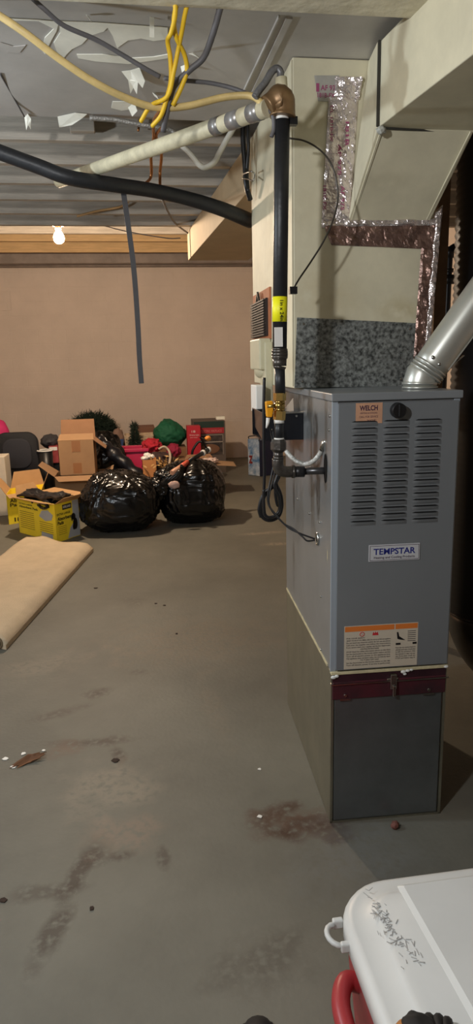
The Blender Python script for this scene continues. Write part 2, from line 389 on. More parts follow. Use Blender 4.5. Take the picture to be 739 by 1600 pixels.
# ------------------------------------------------------------------ far bulb
bp = AY(92, 372, 6.3)
lamp = empty('ceiling_bulb', (bp.x, bp.y, bp.z+.04), 'bare glowing incandescent bulb in a porcelain holder hanging under the joists', 'lamp')
glow = bpy.data.materials.new('bulb_glow'); glow.use_nodes = True
g = glow.node_tree.nodes['Principled BSDF']; g.inputs['Base Color'].default_value = (1, .8, .5, 1)
g.inputs['Emission Color'].default_value = (1, .77, .55, 1); g.inputs['Emission Strength'].default_value = BULB_FAR
m = MB().blob(bp, (.046, .046, .048), lambda d, p: V((p.x*(1 if d.z < .2 else 1-.5*(d.z-.2)), p.y*(1 if d.z < .2 else 1-.5*(d.z-.2)), p.z*(1 if d.z < 0 else 1.5))), 3)
m.build('bulb', glow, lamp)
MB().cyl(bp+V((0, 0, .068)), bp+V((0, 0, .095)), .026, 20).cyl(bp+V((0, 0, .095)), bp+V((0, 0, .11)), .045, 24, .035).build('lamp_holder', mat('brown_holder', S(120, 96, 76), .6), lamp)
MB().cyl(bp+V((0, 0, .11)), bp+V((0, 0, .14)), .036, 8).build('ceiling_box', steel, lamp)
rod([bp+V((.0, 0, .12)), bp+V((.03, 0, .18)), bp+V((.01, -.05, .26)), bp+V((.02, -.1, .34))], .007).build('lamp_cord', white, lamp)
rod([bp+V((-.03, 0, .12)), bp+V((-.04, -.02, .2)), bp+V((.0, -.08, .3))], .009).build('lamp_cord', rubber, lamp)
MB().cyl(bp+V((0, 0, .13)), (bp.x, bp.y, 3.318), .010, 10).build('drop_rod', steel, lamp)
# thin wires around the lit beam
def wire(name, pts, y, r, m, label, cat='wire', n=8):
    P = [AY(p[0], p[1], p[2] if len(p) > 2 else y) for p in pts]
    return tag(rod(P, r, n).build(name, m), label, cat)
tanw = mat('tan_cable_sheath', S(190, 150, 100), .6, var=.1)
greyw = mat('grey_cable_sheath', S(92, 90, 92), .55, var=.15)
wire('hanging_wire', [(105, 345), (150, 350), (200, 362), (260, 372), (282, 372)], 5.6, .004, greyw, 'thin dark wire sagging across the lit pine beam')
wire('hanging_wire', [(252, 306, 2.95), (262, 330, 4.2), (275, 350, 5.0), (296, 366, 5.24)], 5.0, .006, greyw, 'dark wire dropping from the black hose to the branch duct')
wire('hanging_wire', [(240, 262), (234, 280), (210, 305), (190, 322), (150, 330), (120, 338)], 4.6, .007, tanw, 'tan wire curling from the joists towards the bulb')
a = AY(146, 345, 8.95)
m = MB().box((a.x-.09, 8.9, a.z-.08), (a.x+.09, 8.998, a.z+.08))
tag(m.build('junction_box', steel, bevel=.004), 'small square metal junction box beside the glowing bulb', 'junction box')

# ------------------------------------------------------------------ furnace
FO = V((.5555, 1.9023, 0)); FR = math.radians(-2.5786)
fur = empty('furnace', FO, 'grey upright gas furnace with louvred front door on a galvanised base', 'furnace', FR)
FM = WM['furnace']; FI = FM.inverted(); FI3 = FI.to_3x3()
def fl_front(px, py, y=0):           # pixel -> local on plane local y
    o = FI @ EYE; d = FI3 @ ray(px, py); t = (y-o.y)/d.y; return o+d*t
def fl_side(px, py, x=0):
    o = FI @ EYE; d = FI3 @ ray(px, py); t = (x-o.x)/d.x; return o+d*t
def fl_z(px, py, z):
    o = FI @ EYE; d = FI3 @ ray(px, py); t = (z-o.z)/d.z; return o+d*t
W, D, Z1, Z2, Z3 = .378, .81, .54, 1.385, 1.408
# base cabinet
m = MB().box((0, .004, 0), (W, D, Z1)); m.build('return_base', galv2, fur, True, bevel=.002)
add_spots(galv2, [], .3)
m = MB().box((.012, -.004, .008), (W-.012, .004, .452))
m.build('filter_door', galvd, fur, True, bevel=.002)
m = MB(); m.box((0, -.006, 0), (.008, .002, Z1-.01)); m.box((W-.008, -.006, 0), (W, .002, Z1-.01)); m.box((0, -.006, 0), (W, .002, .006))
m.build('base_corner_trim', galv2, fur, True)
burg = mat('burgundy_tinted_rail', S(104, 52, 62), .35, metal=.5, var=.4, scale=5, col2=S(62, 52, 56))
MB().box((.004, -.010, .448), (W-.004, .002, .508)).build('filter_rail', burg, fur, True, bevel=.002)
MB().box((-.002, -.016, .500), (W+.004, -.001, .504)).build('rail_lip', steel, fur, True)
MB().box((.004, -.008, .508), (W-.004, .002, .532)).build('upper_rail', mat('dark_rail', S(72, 46, 54), .35, metal=.5, var=.2, scale=6), fur, True)
foam = mat('cream_gasket', S(196, 186, 150), .8, var=.15, scale=30)
MB().box((-.001, -.012, .534), (W+.001, .01, .544)).build('gasket_strip', foam, fur, True, bevel=.002)
latch = MB().box((.188, -.024, .478), (.208, -.008, .528)); latch.box((.194, -.03, .455), (.204, -.02, .492)); latch.box((.180, -.014, .505), (.216, -.006, .512))
latch.build('door_latch', steel, fur, True, bevel=.002)
for x, z in ((.045, .463), (.318, .463)):
    MB().cyl((x, -.010, z), (x, -.016, z), .005, 10).box((x-.018, -.013, z-.018), (x+.018, -.009, z-.012)).build('rail_screw', steel, fur, True)
tuft = mat('white_sealant', S(225, 228, 226), .6)
tf = MB()
for x, z, r in ((.006, .528, .006), (.016, .531, .005), (.232, .531, .006), (.246, .534, .005), (.258, .536, .004), (.237, .523, .004), (W-.006, .539, .005)):
    MB().blob((x, -.013, z), (r*1.5, r*.7, r), None, 2).build('sealant_dab', tuft, fur, True)
# cabinet sides
m = MB().box((0, .0, Z1), (W, D, Z2)); m.build('cabinet', grays, fur, True, bevel=.003)
MB().box((-.003, -.004, Z1+.002), (.016, .001, Z2)).box((W-.016, -.004, Z1+.002), (W+.003, .001, Z2)).build('corner_trim', mat('pale_edge_enamel', S(150, 158, 166), .35), fur, True, bevel=.002)
lipm = MB().bar((-.0015, .04, Z1+.006), (-.0015, D-.01, Z1+.006), .003, .008); lipm.build('side_seam', foam, fur, True)
# cap
m = MB().box((-.006, -.012, Z2), (W+.008, D, Z3)); m.build('top_cap', capm, fur, True, bevel=.003)
# front door with louvres
XD0, XD1, ZD0, ZD1 = .014, W-.006, Z1+.012, Z2-.006
door = MB(); door.box((XD0, -.016, ZD0), (XD1, -.001, ZD1))
lt0 = fl_front(547, 662, -.016); lt1 = fl_front(590, 662, -.016)
cols = []
c1a, c1b = fl_front(548, 735, -.016).x, fl_front(589, 735, -.016).x
c2a, c2b = fl_front(597, 730, -.016).x, fl_front(638, 730, -.016).x
c3a, c3b = fl_front(646, 725, -.016).x, fl_front(688, 725, -.016).x
ztop = fl_front(612, 658, -.016).z; zbot = fl_front(612, 813, -.016).z
NR = 16; pitch = (ztop-zbot)/(NR-1)
for (xa, xb) in ((c1a, c1b), (c2a, c2b), (c3a, c3b)):
    for i in range(NR):
        z = ztop-i*pitch; n = 8; hgt = pitch*.62; dep = .0075
        sec = []
        for k in range(n+1):
            u = k/n; x = xa+(xb-xa)*u
            e = 1-abs(2*u-1)**6            # rounded ends
            sec.append((x, e))
        top = [V((x, -.016-dep*e, z)) for x, e in sec]; mid = [V((x, -.016-dep*.75*e, z-hgt*.45)) for x, e in sec]; bot = [V((x, -.0162, z-hgt)) for x, e in sec]
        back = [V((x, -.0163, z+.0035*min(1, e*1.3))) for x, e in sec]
        N = n+1
        door.cur = 0
        door.add(top+mid+bot, [[k, k+1, N+k+1, N+k] for k in range(n)]+[[N+k, N+k+1, 2*N+k+1, 2*N+k] for k in range(n)], True)
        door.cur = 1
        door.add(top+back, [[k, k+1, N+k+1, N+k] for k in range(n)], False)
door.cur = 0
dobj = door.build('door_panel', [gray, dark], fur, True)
dobj['label'] = 'charcoal grey front door with three columns of louvres'
# knob, sticker, badge, warning label
k0 = fl_front(620, 642, -.016); k0 = V((fl_front(622, 641, -.03).x, -.016, fl_front(622, 641, -.03).z))
kn = MB().cyl(k0, k0+V((0, -.006, 0)), .020, 24).cyl(k0+V((0, -.006, 0)), k0+V((0, -.028, 0)), .0225, 24, .0205); kn.box(k0+V((-.003, -.031, -.017)), k0+V((.003, -.026, .017)))
kn.build('door_knob', black, fur, True, bevel=.0015)
XA, ZA = V((1, 0, 0)), V((0, 0, 1))
def rect_front(x0, y0, x1, y1, yy=-.016):
    a = fl_front(x0, y0, yy); b = fl_front(x1, y1, yy); return a.x, b.z, b.x, a.z
stick = mat('tan_service_sticker', S(196, 150, 120), .5, var=.08, scale=30)
inkp = mat('dark_purple_ink', S(58, 30, 60), .5)
x0, z0, x1, z1 = rect_front(556, 630, 597, 661)
st = MB().box((x0, -.0168, z0), (x1, -.0160, z1)).build('service_sticker', stick, fur, True)
h = z1-z0; wd = x1-x0
st_t = join(text_mesh('WELCH', (x0+wd*.14, -.0169, z1-h*.36), XA, ZA, h*.24, wd*.68, .0003, .03),
            text_mesh('HEATING & COOLING', (x0+wd*.16, -.0169, z1-h*.53), XA, ZA, h*.08, wd*.65, .0003),
            text_mesh('CALL FOR SERVICE', (x0+wd*.14, -.0169, z1-h*.72), XA, ZA, h*.10, wd*.7, .0003),
            text_mesh('24 HOURS', (x0+wd*.42, -.0169, z1-h*.90), XA, ZA, h*.10, wd*.35, .0003))
st_t.build('sticker_print', inkp, fur, True)
x0, z0, x1, z1 = rect_front(576, 852, 655, 872)
z1 = fl_front(576, 852, -.018).z; z0 = fl_front(576, 878, -.018).z
badge = MB().box((x0, -.0195, z0), (x1, -.016, z1)).build('name_badge', mat('badge_white', S(190, 192, 196), .4), fur, True, bevel=.001)
wd = x1-x0; h = z1-z0
fr = MB()
for a_, b_ in (((x0+.003, z0+.003), (x1-.003, z0+.0042)), ((x0+.003, z1-.0042), (x1-.003, z1-.003)), ((x0+.003, z0+.003), (x0+.0042, z1-.003)), ((x1-.0042, z0+.003), (x1-.003, z1-.003))):
    fr.box((a_[0], -.0199, a_[1]), (b_[0], -.0194, b_[1]))
join(fr, text_mesh('Heating and Cooling Products', (x0+wd*.10, -.0196, z0+h*.17), XA, ZA, h*.14, wd*.8, .0004, .012)).build('badge_small_print', inkp, fur, True)
text_mesh('TEMPSTAR', (x0+wd*.09, -.0196, z0+h*.42), XA, ZA, h*.36, wd*.82, .0004, .022).build('badge_lettering', mat('badge_blue', S(28, 38, 120), .4), fur, True)
# warning label
x0, _, x1, _ = rect_front(538, 980, 651, 1040, -.0165); z1 = fl_front(538, 979, -.0165).z; z0 = fl_front(538, 1046, -.0165).z
wd = x1-x0; h = z1-z0
MB().box((x0, -.0170, z0), (x1, -.016, z1)).build('warning_label', mat('label_paper', S(196, 186, 168), .55, var=.03), fur, True)
m = MB(); m.box((x0+.002, -.0175, z1-h*.13), (x0+wd*.675, -.0169, z1-.002)); m.box((x0+wd*.69, -.0175, z1-h*.13), (x1-.002, -.0169, z1-.002))
m.build('warning_band', mat('orange_band', S(214, 120, 50), .5), fur, True)
inks = mat('grey_label_ink', S(84, 80, 78), .6)
txt = MB(); rr = random.Random(4)
lines = ['FOR YOUR SAFETY', 'WHAT TO DO IF YOU SMELL GAS: Do not try to light any appliance.', 'Do not touch any electrical switch; do not use any phone.', 'Call your gas supplier and follow the instructions.',
         'If you cannot reach your supplier call the fire department.', 'LIGHTING INSTRUCTIONS', 'STOP! Read the safety information above on this label.', 'Set the thermostat to the lowest setting before service.',
         'Turn off all electric power to the appliance first.', 'This appliance does not have a pilot. Do not light by hand.', 'TO TURN OFF GAS', 'Set the thermostat to the lowest setting on the dial.', 'Turn off electric power if service is performed.']
zz = z1-h*.30
for i, s_ in enumerate(lines):
    hd = s_.isupper()
    txt = join(txt, text_mesh(s_, (x0+wd*(.22 if hd and i else .03), -.0172, zz), XA, ZA, h*.030, wd*(.25 if hd else .60), .0003, .02))
    zz -= h*.052
zz = z1-h*.58
for i, s_ in enumerate(['Push the gas control knob in', 'slightly and turn clockwise', 'to OFF. Do not force it. Wait', 'five minutes to clear out any', 'gas. If you then smell gas', 'STOP and follow step B.']):
    txt = join(txt, text_mesh(s_, (x0+wd*.70, -.0172, zz), XA, ZA, h*.03, wd*.27, .0003, .02)); zz -= h*.05
for i in range(6): txt.box((x0+wd*.86, -.0175, z1-h*(.2+.045*i)), (x0+wd*.97, -.0170, z1-h*(.185+.045*i)))
txt.build('label_print', inks, fur, True)
m = MB(); m.box((x0+wd*.70, -.0176, z1-h*.50), (x0+wd*.765, -.017, z1-h*.455)); m.box((x0+wd*.93, -.0176, z1-h*.50), (x0+wd*.985, -.017, z1-h*.455))
m.add([(x0+wd*.71, -.0174, z1-h*.2), (x0+wd*.73, -.0174, z1-h*.2), (x0+wd*.745, -.0174, z1-h*.30), (x0+wd*.83, -.0174, z1-h*.40), (x0+wd*.77, -.0174, z1-h*.385), (x0+wd*.72, -.0174, z1-h*.36)], [[0, 1, 2, 3, 4, 5]])
m.build('label_pictogram', black, fur, True)
m = MB(); cx, cz = x0+wd*.24, z1-h*.2
m.tube([V((cx+.007*math.cos(t*.5236), -.0173, cz+.007*math.sin(t*.5236))) for t in range(12)], .0011, 5, closed=True)
m.bar((cx-.005, -.0173, cz+.005), (cx+.005, -.0173, cz-.005), .0015, .0006)
q = x0+wd*.42
m.add([(q-.010, -.0173, cz-.006), (q+.010, -.0173, cz-.006), (q+.007, -.0173, cz+.006), (q+.003, -.0173, cz+.001), (q, -.0173, cz+.007), (q-.003, -.0173, cz), (q-.007, -.0173, cz+.006)], [[0, 1, 2, 3, 4, 5, 6]])
m.build('warning_symbol', mat('symbol_red', S(190, 40, 50), .5), fur, True)
# side screws, grommet, knockout, scratches
for (px, py) in ((466, 780), (484, 802), (500, 816), (517, 625), (516, 650), (515, 672), (502, 932), (502, 1015)):
    p = fl_side(px, py); MB().cyl(p, p+V((-.004, 0, 0)), .0045, 8).build('side_screw', steel, fur, True)
p = fl_side(497, 842)
MB().tube([p+V((-.003, .016*math.cos(t*.5236), .019*math.sin(t*.5236))) for t in range(12)], .004, 6, closed=True).build('cable_grommet', steel, fur, True)
MB().cyl(p, p+V((-.002, 0, 0)), .014, 16).build('cable_hole', dark, fur, True)
p = fl_side(509, 738)
MB().tube([p+V((-.0015, .020*math.cos(t*.5236), .045*math.sin(t*.5236)+.012)) for t in range(12)], .001, 4, closed=True).add([p+V((-.0012, .020*math.cos(t*.5236), .045*math.sin(t*.5236)+.012)) for t in range(12)], [list(range(12))]).build('pipe_hole', dark, fur, True)
def fw(x, y, z): return FM @ V((x, y, z))
q1, q2, q3 = fl_side(518, 1040), fl_side(456, 700), fl_side(500, 760)
def sps(px, py, ry, rz, col, st):
    p = FM @ fl_side(px, py); return (p.x, p.y, p.z, .3, ry, rz, 0, col, st)
drip = S(70, 62, 54)
add_spots(grays, [sps(493, 700, .035, .16, drip, .8), sps(497, 770, .03, .12, drip, .8), sps(459, 760, .02, .2, drip, .7), sps(459, 890, .02, .2, drip, .5), sps(470, 630, .2, .06, S(60, 56, 50), .8), sps(455, 660, .1, .15, S(60, 56, 50), .7)], dist=.25, nscale=5)
# white electrical residue on side near the seam
p = fl_side(512, 868); MB().add([p+V((-.0006, a_, b_)) for a_, b_ in ((0, .02), (.004, .01), (.005, -.006), (.001, -.02), (-.004, -.008), (-.003, .01))], [[0, 1, 2, 3, 4, 5]]).build('paint_chip', foam, fur, True)

# ------------------------------------------------------------------ plenum
PX0, PX1, PY0, PY1 = .533, 1.02, 2.30, 3.10
ple = MB().box((PX0, PY0, Z3+.002), (PX1, PY1, ZP-.002)).build('supply_plenum', plen, bevel=.004)
tag(ple, 'tall cream painted metal plenum rising from the furnace to the ceiling', 'duct plenum')
def pf(px, py, y=PY0-.002): return AY(px, py, y)
def psheet(pts, m, name, th=.0015, y=PY0-.0015, parent=ple, lab=None):
    return MB().sheet([pf(a_, b_, y) for a_, b_ in pts], th, (0, -1, 0)).build(name, m, parent, label=lab)
psheet([(464, 496), (651, 505), (641, 603), (460, 606)], galv, 'galvanised_patch', lab='spangled bare galvanised sheet')
for px, py in ((474, 506), (640, 514), (472, 596), (626, 592)):
    p = pf(px, py, PY0-.004); MB().cyl(p, p+V((0, -.004, 0)), .004, 8).build('patch_screw', steel, ple)
def crinkle(corners, nx, ny, amp, m, name, y=PY0-.003):
    a_, b_, c_, d_ = [pf(*q, y) for q in corners]   # tl, tr, br, bl
    mb = MB(); vs = []
    for j in range(ny+1):
        for i in range(nx+1):
            u, v_ = i/nx, j/ny; p = (a_*(1-u)+b_*u)*(1-v_)+(d_*(1-u)+c_*u)*v_
            h_ = 0 if i in (0, nx) or j in (0, ny) else amp*abs(noise.noise(p*28))*2+amp*.8*abs(noise.noise(p*70))
            vs.append(p+V((0, -h_, 0)))
    mb.add(vs, [[j*(nx+1)+i, j*(nx+1)+i+1, (j+1)*(nx+1)+i+1, (j+1)*(nx+1)+i] for j in range(ny) for i in range(nx)], False)
    return mb.build(name, m, ple)
psheet([(491, 118), (530, 118), (530, 159), (497, 158)], foilp, 'printed_tape', .001, PY0-.002)
crinkle([(524, 119), (568, 120), (562, 156), (522, 152)], 16, 14, .010, foil, 'foil_tape', PY0-.004)
crinkle([(514, 150), (560, 150), (547, 355), (502, 356)], 14, 60, .006, foil, 'foil_tape', PY0-.003)
crinkle([(505, 350), (600, 352), (600, 386), (518, 383)], 30, 10, .004, foilc, 'foil_tape', PY0-.0035)
crinkle([(598, 352), (690, 348), (684, 390), (598, 386)], 30, 10, .004, foilc, 'foil_tape', PY0-.0035)
crinkle([(536, 342), (680, 342), (680, 352), (540, 354)], 40, 4, .006, foil, 'foil_tape', PY0-.006)
crinkle([(658, 386), (684, 386), (664, 560), (646, 560)], 8, 50, .006, foilc, 'foil_tape', PY0-.003)
crinkle([(680, 330), (692, 320), (672, 545), (662, 545)], 4, 60, .008, foil, 'foil_tape', PY0-.004)
def ptext(s_, px, py, hpx, wpx, vert=False, y=PY0-.0065):
    p = pf(px, py, y); sc_ = PY0/FPX
    if vert: return text_mesh(s_, p, (0, 0, -1), (1, 0, 0), hpx*sc_, wpx*sc_, .0004, .02)
    return text_mesh(s_, p, XA, ZA, hpx*sc_, wpx*sc_, .0004, .02)
tx = Each(ptext('AF 975', 501, 141, 7, 26, False, PY0-.0035), ptext('181B-FX', 496, 152, 6, 26, False, PY0-.0035),
          ptext('UL 181B-FX', 516, 165, 4.5, 48, True, PY0-.012), ptext('AF 975', 528, 225, 5.5, 42, True, PY0-.012), ptext('181B-FX', 505, 290, 5, 34, True, PY0-.012), ptext('AF 975', 533, 290, 5.5, 34, True, PY0-.012), ptext('181B', 540, 190, 5.5, 32, True, PY0-.014))
tx.build('tape_print', magenta, ple)
a_ = pf(494, 130, PY0-.0035); tx = MB(); tx.box((a_.x, a_.y-.0004, a_.z-.024), (a_.x+.010, a_.y, a_.z))
tx.build('print_block', magenta, ple)
ple_s = [(AY(520, 560, PY0).x, PY0, 1.5, .16, .2, .05, 0, S(170, 140, 90), .5), (.66, PY0, 1.72, .12, .2, .14, 0, S(190, 172, 130), .4), (.6, PY0, 2.25, .1, .2, .05, 0, S(170, 155, 120), .5), (PX0, 2.6, 2.0, .2, .3, .4, 0, S(176, 160, 128), .4), (.93, PY0, 1.66, .1, .2, .06, 0, S(176, 160, 110), .5), (.8, 2.1, 2.05, .1, .2, .03, 0, S(150, 140, 112), .5)]
add_spots(plen, ple_s, dist=.5, nscale=4)
# edge seams
MB().bar((PX0-.002, PY0+.01, Z3+.01), (PX0-.002, PY0+.01, ZP-.01), .018, .004, (1, 0, 0)).build('corner_seam', plen, ple)

# take-off from plenum and branch duct to the right/near
m = MB()
A0, B0, C0, D0 = pf(544, 346, PY0-.004), pf(576, 97, PY0-.004), AZ(604, 58, 2.40), AZ(590, 200, 2.17)
C0 = V((D0.x-.005, D0.y-.002, 2.40)); 
B0.z = 2.425; wA = .283; wD = .305
m.prism([A0, B0, C0, D0], [A0+V((wA, 0, 0)), B0+V((wA+.02, 0, 0)), C0+V((wD, 0, 0)), D0+V((wD, 0, 0))])
to = m.build('duct_takeoff', plen, bevel=.003); tag(to, 'tapered cream duct collar sloping out from the front of the plenum', 'duct')
m2 = MB(); e1, e2 = A0+V((.012, -.006, .004)), D0+V((.012, -.006, -.004))
m2.bar(e1+V((0, .004, 0)), e2+V((0, .004, 0)), .006, .004); m2.build('folded_seam', plen, to)
MB().bar(A0+V((wA-.012, -.002, .004)), D0+V((wD-.012, -.002, -.004)), .006, .004).build('folded_seam', plen, to)
EB = AZ(739, 85, 2.17); dirn = (EB-D0); dirn.z = 0; k = 1.9
N0 = D0+V((0, -.008, 0)); N1 = N0+dirn*k
ntop = 2.395
m = MB(); wv = V((wD, .03, 0))
m.prism([N0, N0+V((0, 0, ntop-2.17)), N1+V((0, 0, ntop-2.17)), N1], [N0+wv, N0+wv+V((0, 0, ntop-2.17)), N1+wv+V((0, 0, ntop-2.17)), N1+wv])
bd = m.build('branch_duct', plen, bevel=.003); tag(bd, 'large cream rectangular duct running overhead towards the camera at upper right', 'duct')
MB().bar(N0+V((-.004, -.004, .0)), N0+V((-.004, -.004, ntop-2.17)), .007, .008, (1, 0, 0)).bar(N0+V((0, -.002, -.002)), N0+wv+V((0, -.002, -.002)), .007, .006).build('joint_gap_shade', mat('dark_joint_seam', S(52, 50, 44), .7), bd)  # dark strips paint the shaded gap where the two ducts meet
MB().blob(N0+V((.004, -.012, -.012)), (.013, .010, .010), lambda d, p: p*(1+.6*noise.noise(d*3)), 3).build('sealant_blob', mat('grey_sealant', S(176, 176, 166), .7), to)

# back branch duct
def Pz(px, py, z): return AZ(px, py, z)
fb = AZ(294, 407, 2.25); nb = AZ(377, 311, 2.25); dd = (nb-fb)*((3.112-fb.y)/(nb.y-fb.y)); nb2 = fb+dd
zt = 2.447
m = MB(); wv2 = V((.45, 0, 0))
nbr = V((.98, nb2.y, 2.25))
m.prism([fb, nb2, nbr, fb+wv2], [V((p.x, p.y, zt)) for p in (fb, nb2, nbr, fb+wv2)])
bk = m.build('branch_duct', mat('tan_painted_duct', S(196, 174, 140), .75, spec=.2, var=.08, scale=3), bevel=.003); tag(bk, 'long tan painted duct running from the plenum back under the joists to the lit beam', 'duct')
e_ = fb+(nb2-fb)*.07
MB().bar(e_+V((-.003, 0, .0)), V((e_.x-.003, e_.y, zt)), .012, .004, (1, 0, 0)).build('end_cap_seam', plen, bk)

# post and black gas riser right of the plenum
p = AY(690, 420, 3.2); q = AY(680, 530, 3.2)
tag(MB().box((p.x-.03, 3.2, 0), (p.x+.03, 3.24, 2.448)).build('timber_post', woodstud, bevel=.003), 'narrow brown timber post just right of the plenum', 'post')
P = [AY(716, 383, 3.9), AY(706, 383, 3.9), AY(702, 387, 3.9), AY(701, 410, 3.9), AY(697, 500, 3.9), AY(690, 560, 3.9)]
pz = AY(703, 386, 3.9); rxx = pz.x
gr = empty('gas_riser', (rxx-.01, 3.9, 0), 'black iron pipe with elbow and union seen through the gap right of the plenum', 'pipe')
MB().tube([(rxx+.12, 3.9, pz.z), (rxx+.02, 3.9, pz.z), (rxx+.006, 3.9, pz.z-.008), (rxx, 3.9, pz.z-.03), (rxx-.01, 3.9, 0)], .019, 12).build('pipe_run', black, gr)
z_ = AY(700, 437, 3.9).z
MB().cyl((rxx, 3.9, z_-.025), (rxx, 3.9, z_+.025), .034, 8).cyl((rxx, 3.9, z_+.04), (rxx, 3.9, z_+.06), .027, 12).build('pipe_union', black, gr)
MB().cyl((rxx, 3.9, pz.z-.06), (rxx, 3.9, pz.z+.0), .026, 12).build('pipe_elbow', black, gr)
# black ribbed flexible duct column at right edge
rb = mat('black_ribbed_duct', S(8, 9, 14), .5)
cx_ = AY(714, 400, 2.6).x+.20
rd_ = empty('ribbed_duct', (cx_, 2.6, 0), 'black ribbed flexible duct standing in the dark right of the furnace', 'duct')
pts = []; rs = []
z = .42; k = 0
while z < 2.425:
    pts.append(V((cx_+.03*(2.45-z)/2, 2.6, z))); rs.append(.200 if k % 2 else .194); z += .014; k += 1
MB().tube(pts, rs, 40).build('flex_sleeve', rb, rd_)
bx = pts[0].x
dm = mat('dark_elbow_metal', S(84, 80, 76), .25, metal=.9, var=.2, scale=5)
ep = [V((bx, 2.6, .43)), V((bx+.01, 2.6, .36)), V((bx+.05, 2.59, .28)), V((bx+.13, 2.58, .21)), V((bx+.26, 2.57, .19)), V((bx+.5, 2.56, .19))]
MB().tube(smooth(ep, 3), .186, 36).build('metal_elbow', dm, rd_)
MB().tube([V((bx+.195*math.cos(t*.2618), 2.6+.195*math.sin(t*.2618), .425)) for t in range(24)], .006, 6, closed=True).build('clamp_band', dm, rd_)

# ------------------------------------------------------------------ exhaust vent
vb = AZ(654, 605, Z3); V0 = V((.865, 2.07, Z3+.001))
V0 = AZ(656, 606, Z3+.001); V0.y = 2.055; V0.x = AY(656, 604, 2.055).x
ve = empty('vent_pipe', (V0.x, V0.y, Z3), 'shiny round metal flue pipe leaving the furnace top and angling up right', 'flue pipe')
v1 = AY(661, 588, 2.055); v2 = AY(677, 562, 2.055); v3 = AY(800, 395, 2.0)
MB().tube([V0, V0+V((0, 0, .006))], .056, 28).build('flue_collar', vent, ve)
vx = V0+V((0, 0, .018)); dv = (v3-v2).normalized()
m = MB().tube([V0+V((0, 0, .004)), vx, vx+V((.006, 0, .022))+dv*.0, v1+dv*.016], [.052, .0525, .053, .052], 28); m.build('flue_elbow', vent, ve)
m = MB()
for q, r in ((V0+V((0, 0, .016)), .056), ):
    m.tube([q-V((0, 0, .004)), q+V((0, 0, .004))], r, 28)
c0 = v1+dv*.022
for t_ in (-.010, .002, .014): m.tube([c0+dv*(t_-.0035), c0+dv*(t_+.0035)], .0575, 28)
m.build('crimp_rings', vent, ve)
MB().tube([v1+dv*.01, v1+dv*.06, v3, v3+dv*.35], [.053, .055, .055, .055], 32).build('flue_run', vent, ve)
nrm = dv.cross(V((0, 1, 0))).normalized()
s0 = v1+dv*.05+nrm*-.040+V((0, -.038, 0)); MB().bar(s0, s0+dv*.9, .005, .004).build('lock_seam', vent, ve)
for a_, b_ in ((.045, .02), (.05, .05)):
    q = v1+dv*a_+V((0, -.052, 0))+nrm*(b_-.02); MB().blob(q, (.006, .006, .006), None, 2).build('vent_screw', steel, ve)
add_w = MB().bar(v1+dv*.02+V((.045, -.03, .0)), v1+dv*.075+V((.07, -.03, 0)), .014, .003); add_w.build('strap_end', steel, ve)

# ------------------------------------------------------------------ gas riser beside plenum
GY = 2.0
def G(px, py, y=GY): return AY(px, py, y)
gp = empty('gas_pipe', (G(437, 700).x, GY, 0.9), 'vertical black insulated gas pipe with brass valve feeding the furnace side', 'pipe')
WM['gas_pipe'] = Matrix.Translation(V((G(437, 700).x, GY, 0.9)))
px_ = lambda n: n*GY/FPX*.985
MB().tube([G(441, 188), G(439, 330), G(437, 545)], px_(11.2), 20).build('insulated_riser', rubber, gp)
MB().tube([G(441, 172), G(441, 192)], px_(10), 20).build('thread_tape', white, gp)
MB().tube([G(437.5, 464), G(436.8, 503)], px_(11.7), 20).build('size_tag', yellowl, gp, label='bright yellow wrapped label')
tg = MB()
c1 = G(437, 470); c1.y -= px_(11.9)
tg = text_mesh('1in x 24in', c1+V((-.004, 0, 0)), (0, 0, -1), (1, 0, 0), .010, .058, .0006, .02)
tg.build('tag_writing', black, gp)
c1 = G(433, 527)
MB().box((c1.x-.012, GY-px_(11.9), G(433, 542).z), (c1.x+.012, GY-px_(10), G(433, 512).z)).build('paper_label', white, gp)
iron2 = iron
MB().stack([G(437, 543), G(437, 546), G(437, 551), G(437, 556), G(437, 560), G(437, 561), G(437, 572), G(436, 577)], [px_(10.5), px_(12.3), px_(12.8), px_(12.8), px_(12.3), px_(11), px_(10.6), px_(9)], 20).build('coupling', iron2, gp)
MB().tube([G(437, 575), G(438, 616)], px_(8.3), 16).build('taped_nipple', rubber, gp)
# brass valve
MB().stack([G(437, 614), G(437, 626)], [px_(10.2)]*2, 6).stack([G(437, 626), G(437, 629), G(437, 638), G(437, 642)], [px_(7.6), px_(8.6), px_(8.6), px_(7.6)], 18).stack([G(437, 642), G(436, 656)], [px_(9.8)]*2, 6).build('brass_valve', brass, gp)
MB().cyl(G(437, 634), G(437, 634)+V((-.040, -.004, 0)), .006, 12).build('valve_stem', brass, gp)
hx = G(420, 628)
hm = MB(); hpts = [G(414, 627), G(426, 626), G(427, 640), G(425, 652), G(416, 652), G(415, 640)]
hm.sheet([p+V((0, -.006, 0)) for p in hpts], .014, (0, 1, 0)); hm.build('valve_handle', orangep, gp, bevel=.004, label='orange-yellow lever handle')
MB().tube([G(419, 653), G(418, 662), G(416, 669)], [.006, .005, .002], 8).build('handle_tip', white, gp)
MB().tube([G(436, 655), G(436, 661)], px_(8.4), 16).tube([G(436, 684), G(436, 690)], px_(8), 16).build('sealant_ring', white, gp)
MB().tube([G(436, 658), G(436, 686)], px_(7.3), 16).build('black_nipple', rubber, gp)
MB().stack([G(435, 686), G(435, 691), G(435, 702), G(435, 706)], [px_(10), px_(13), px_(13), px_(9)], 8).stack([G(435, 705), G(435, 716)], [px_(7.5)]*2, 16).stack([G(435, 713), G(435, 718)], [px_(8.6)]*2, 16).build('pipe_union', iron, gp)
el = smooth([G(434, 717), G(434, 726), G(437, 734), G(446, 737), G(458, 737)], 4)
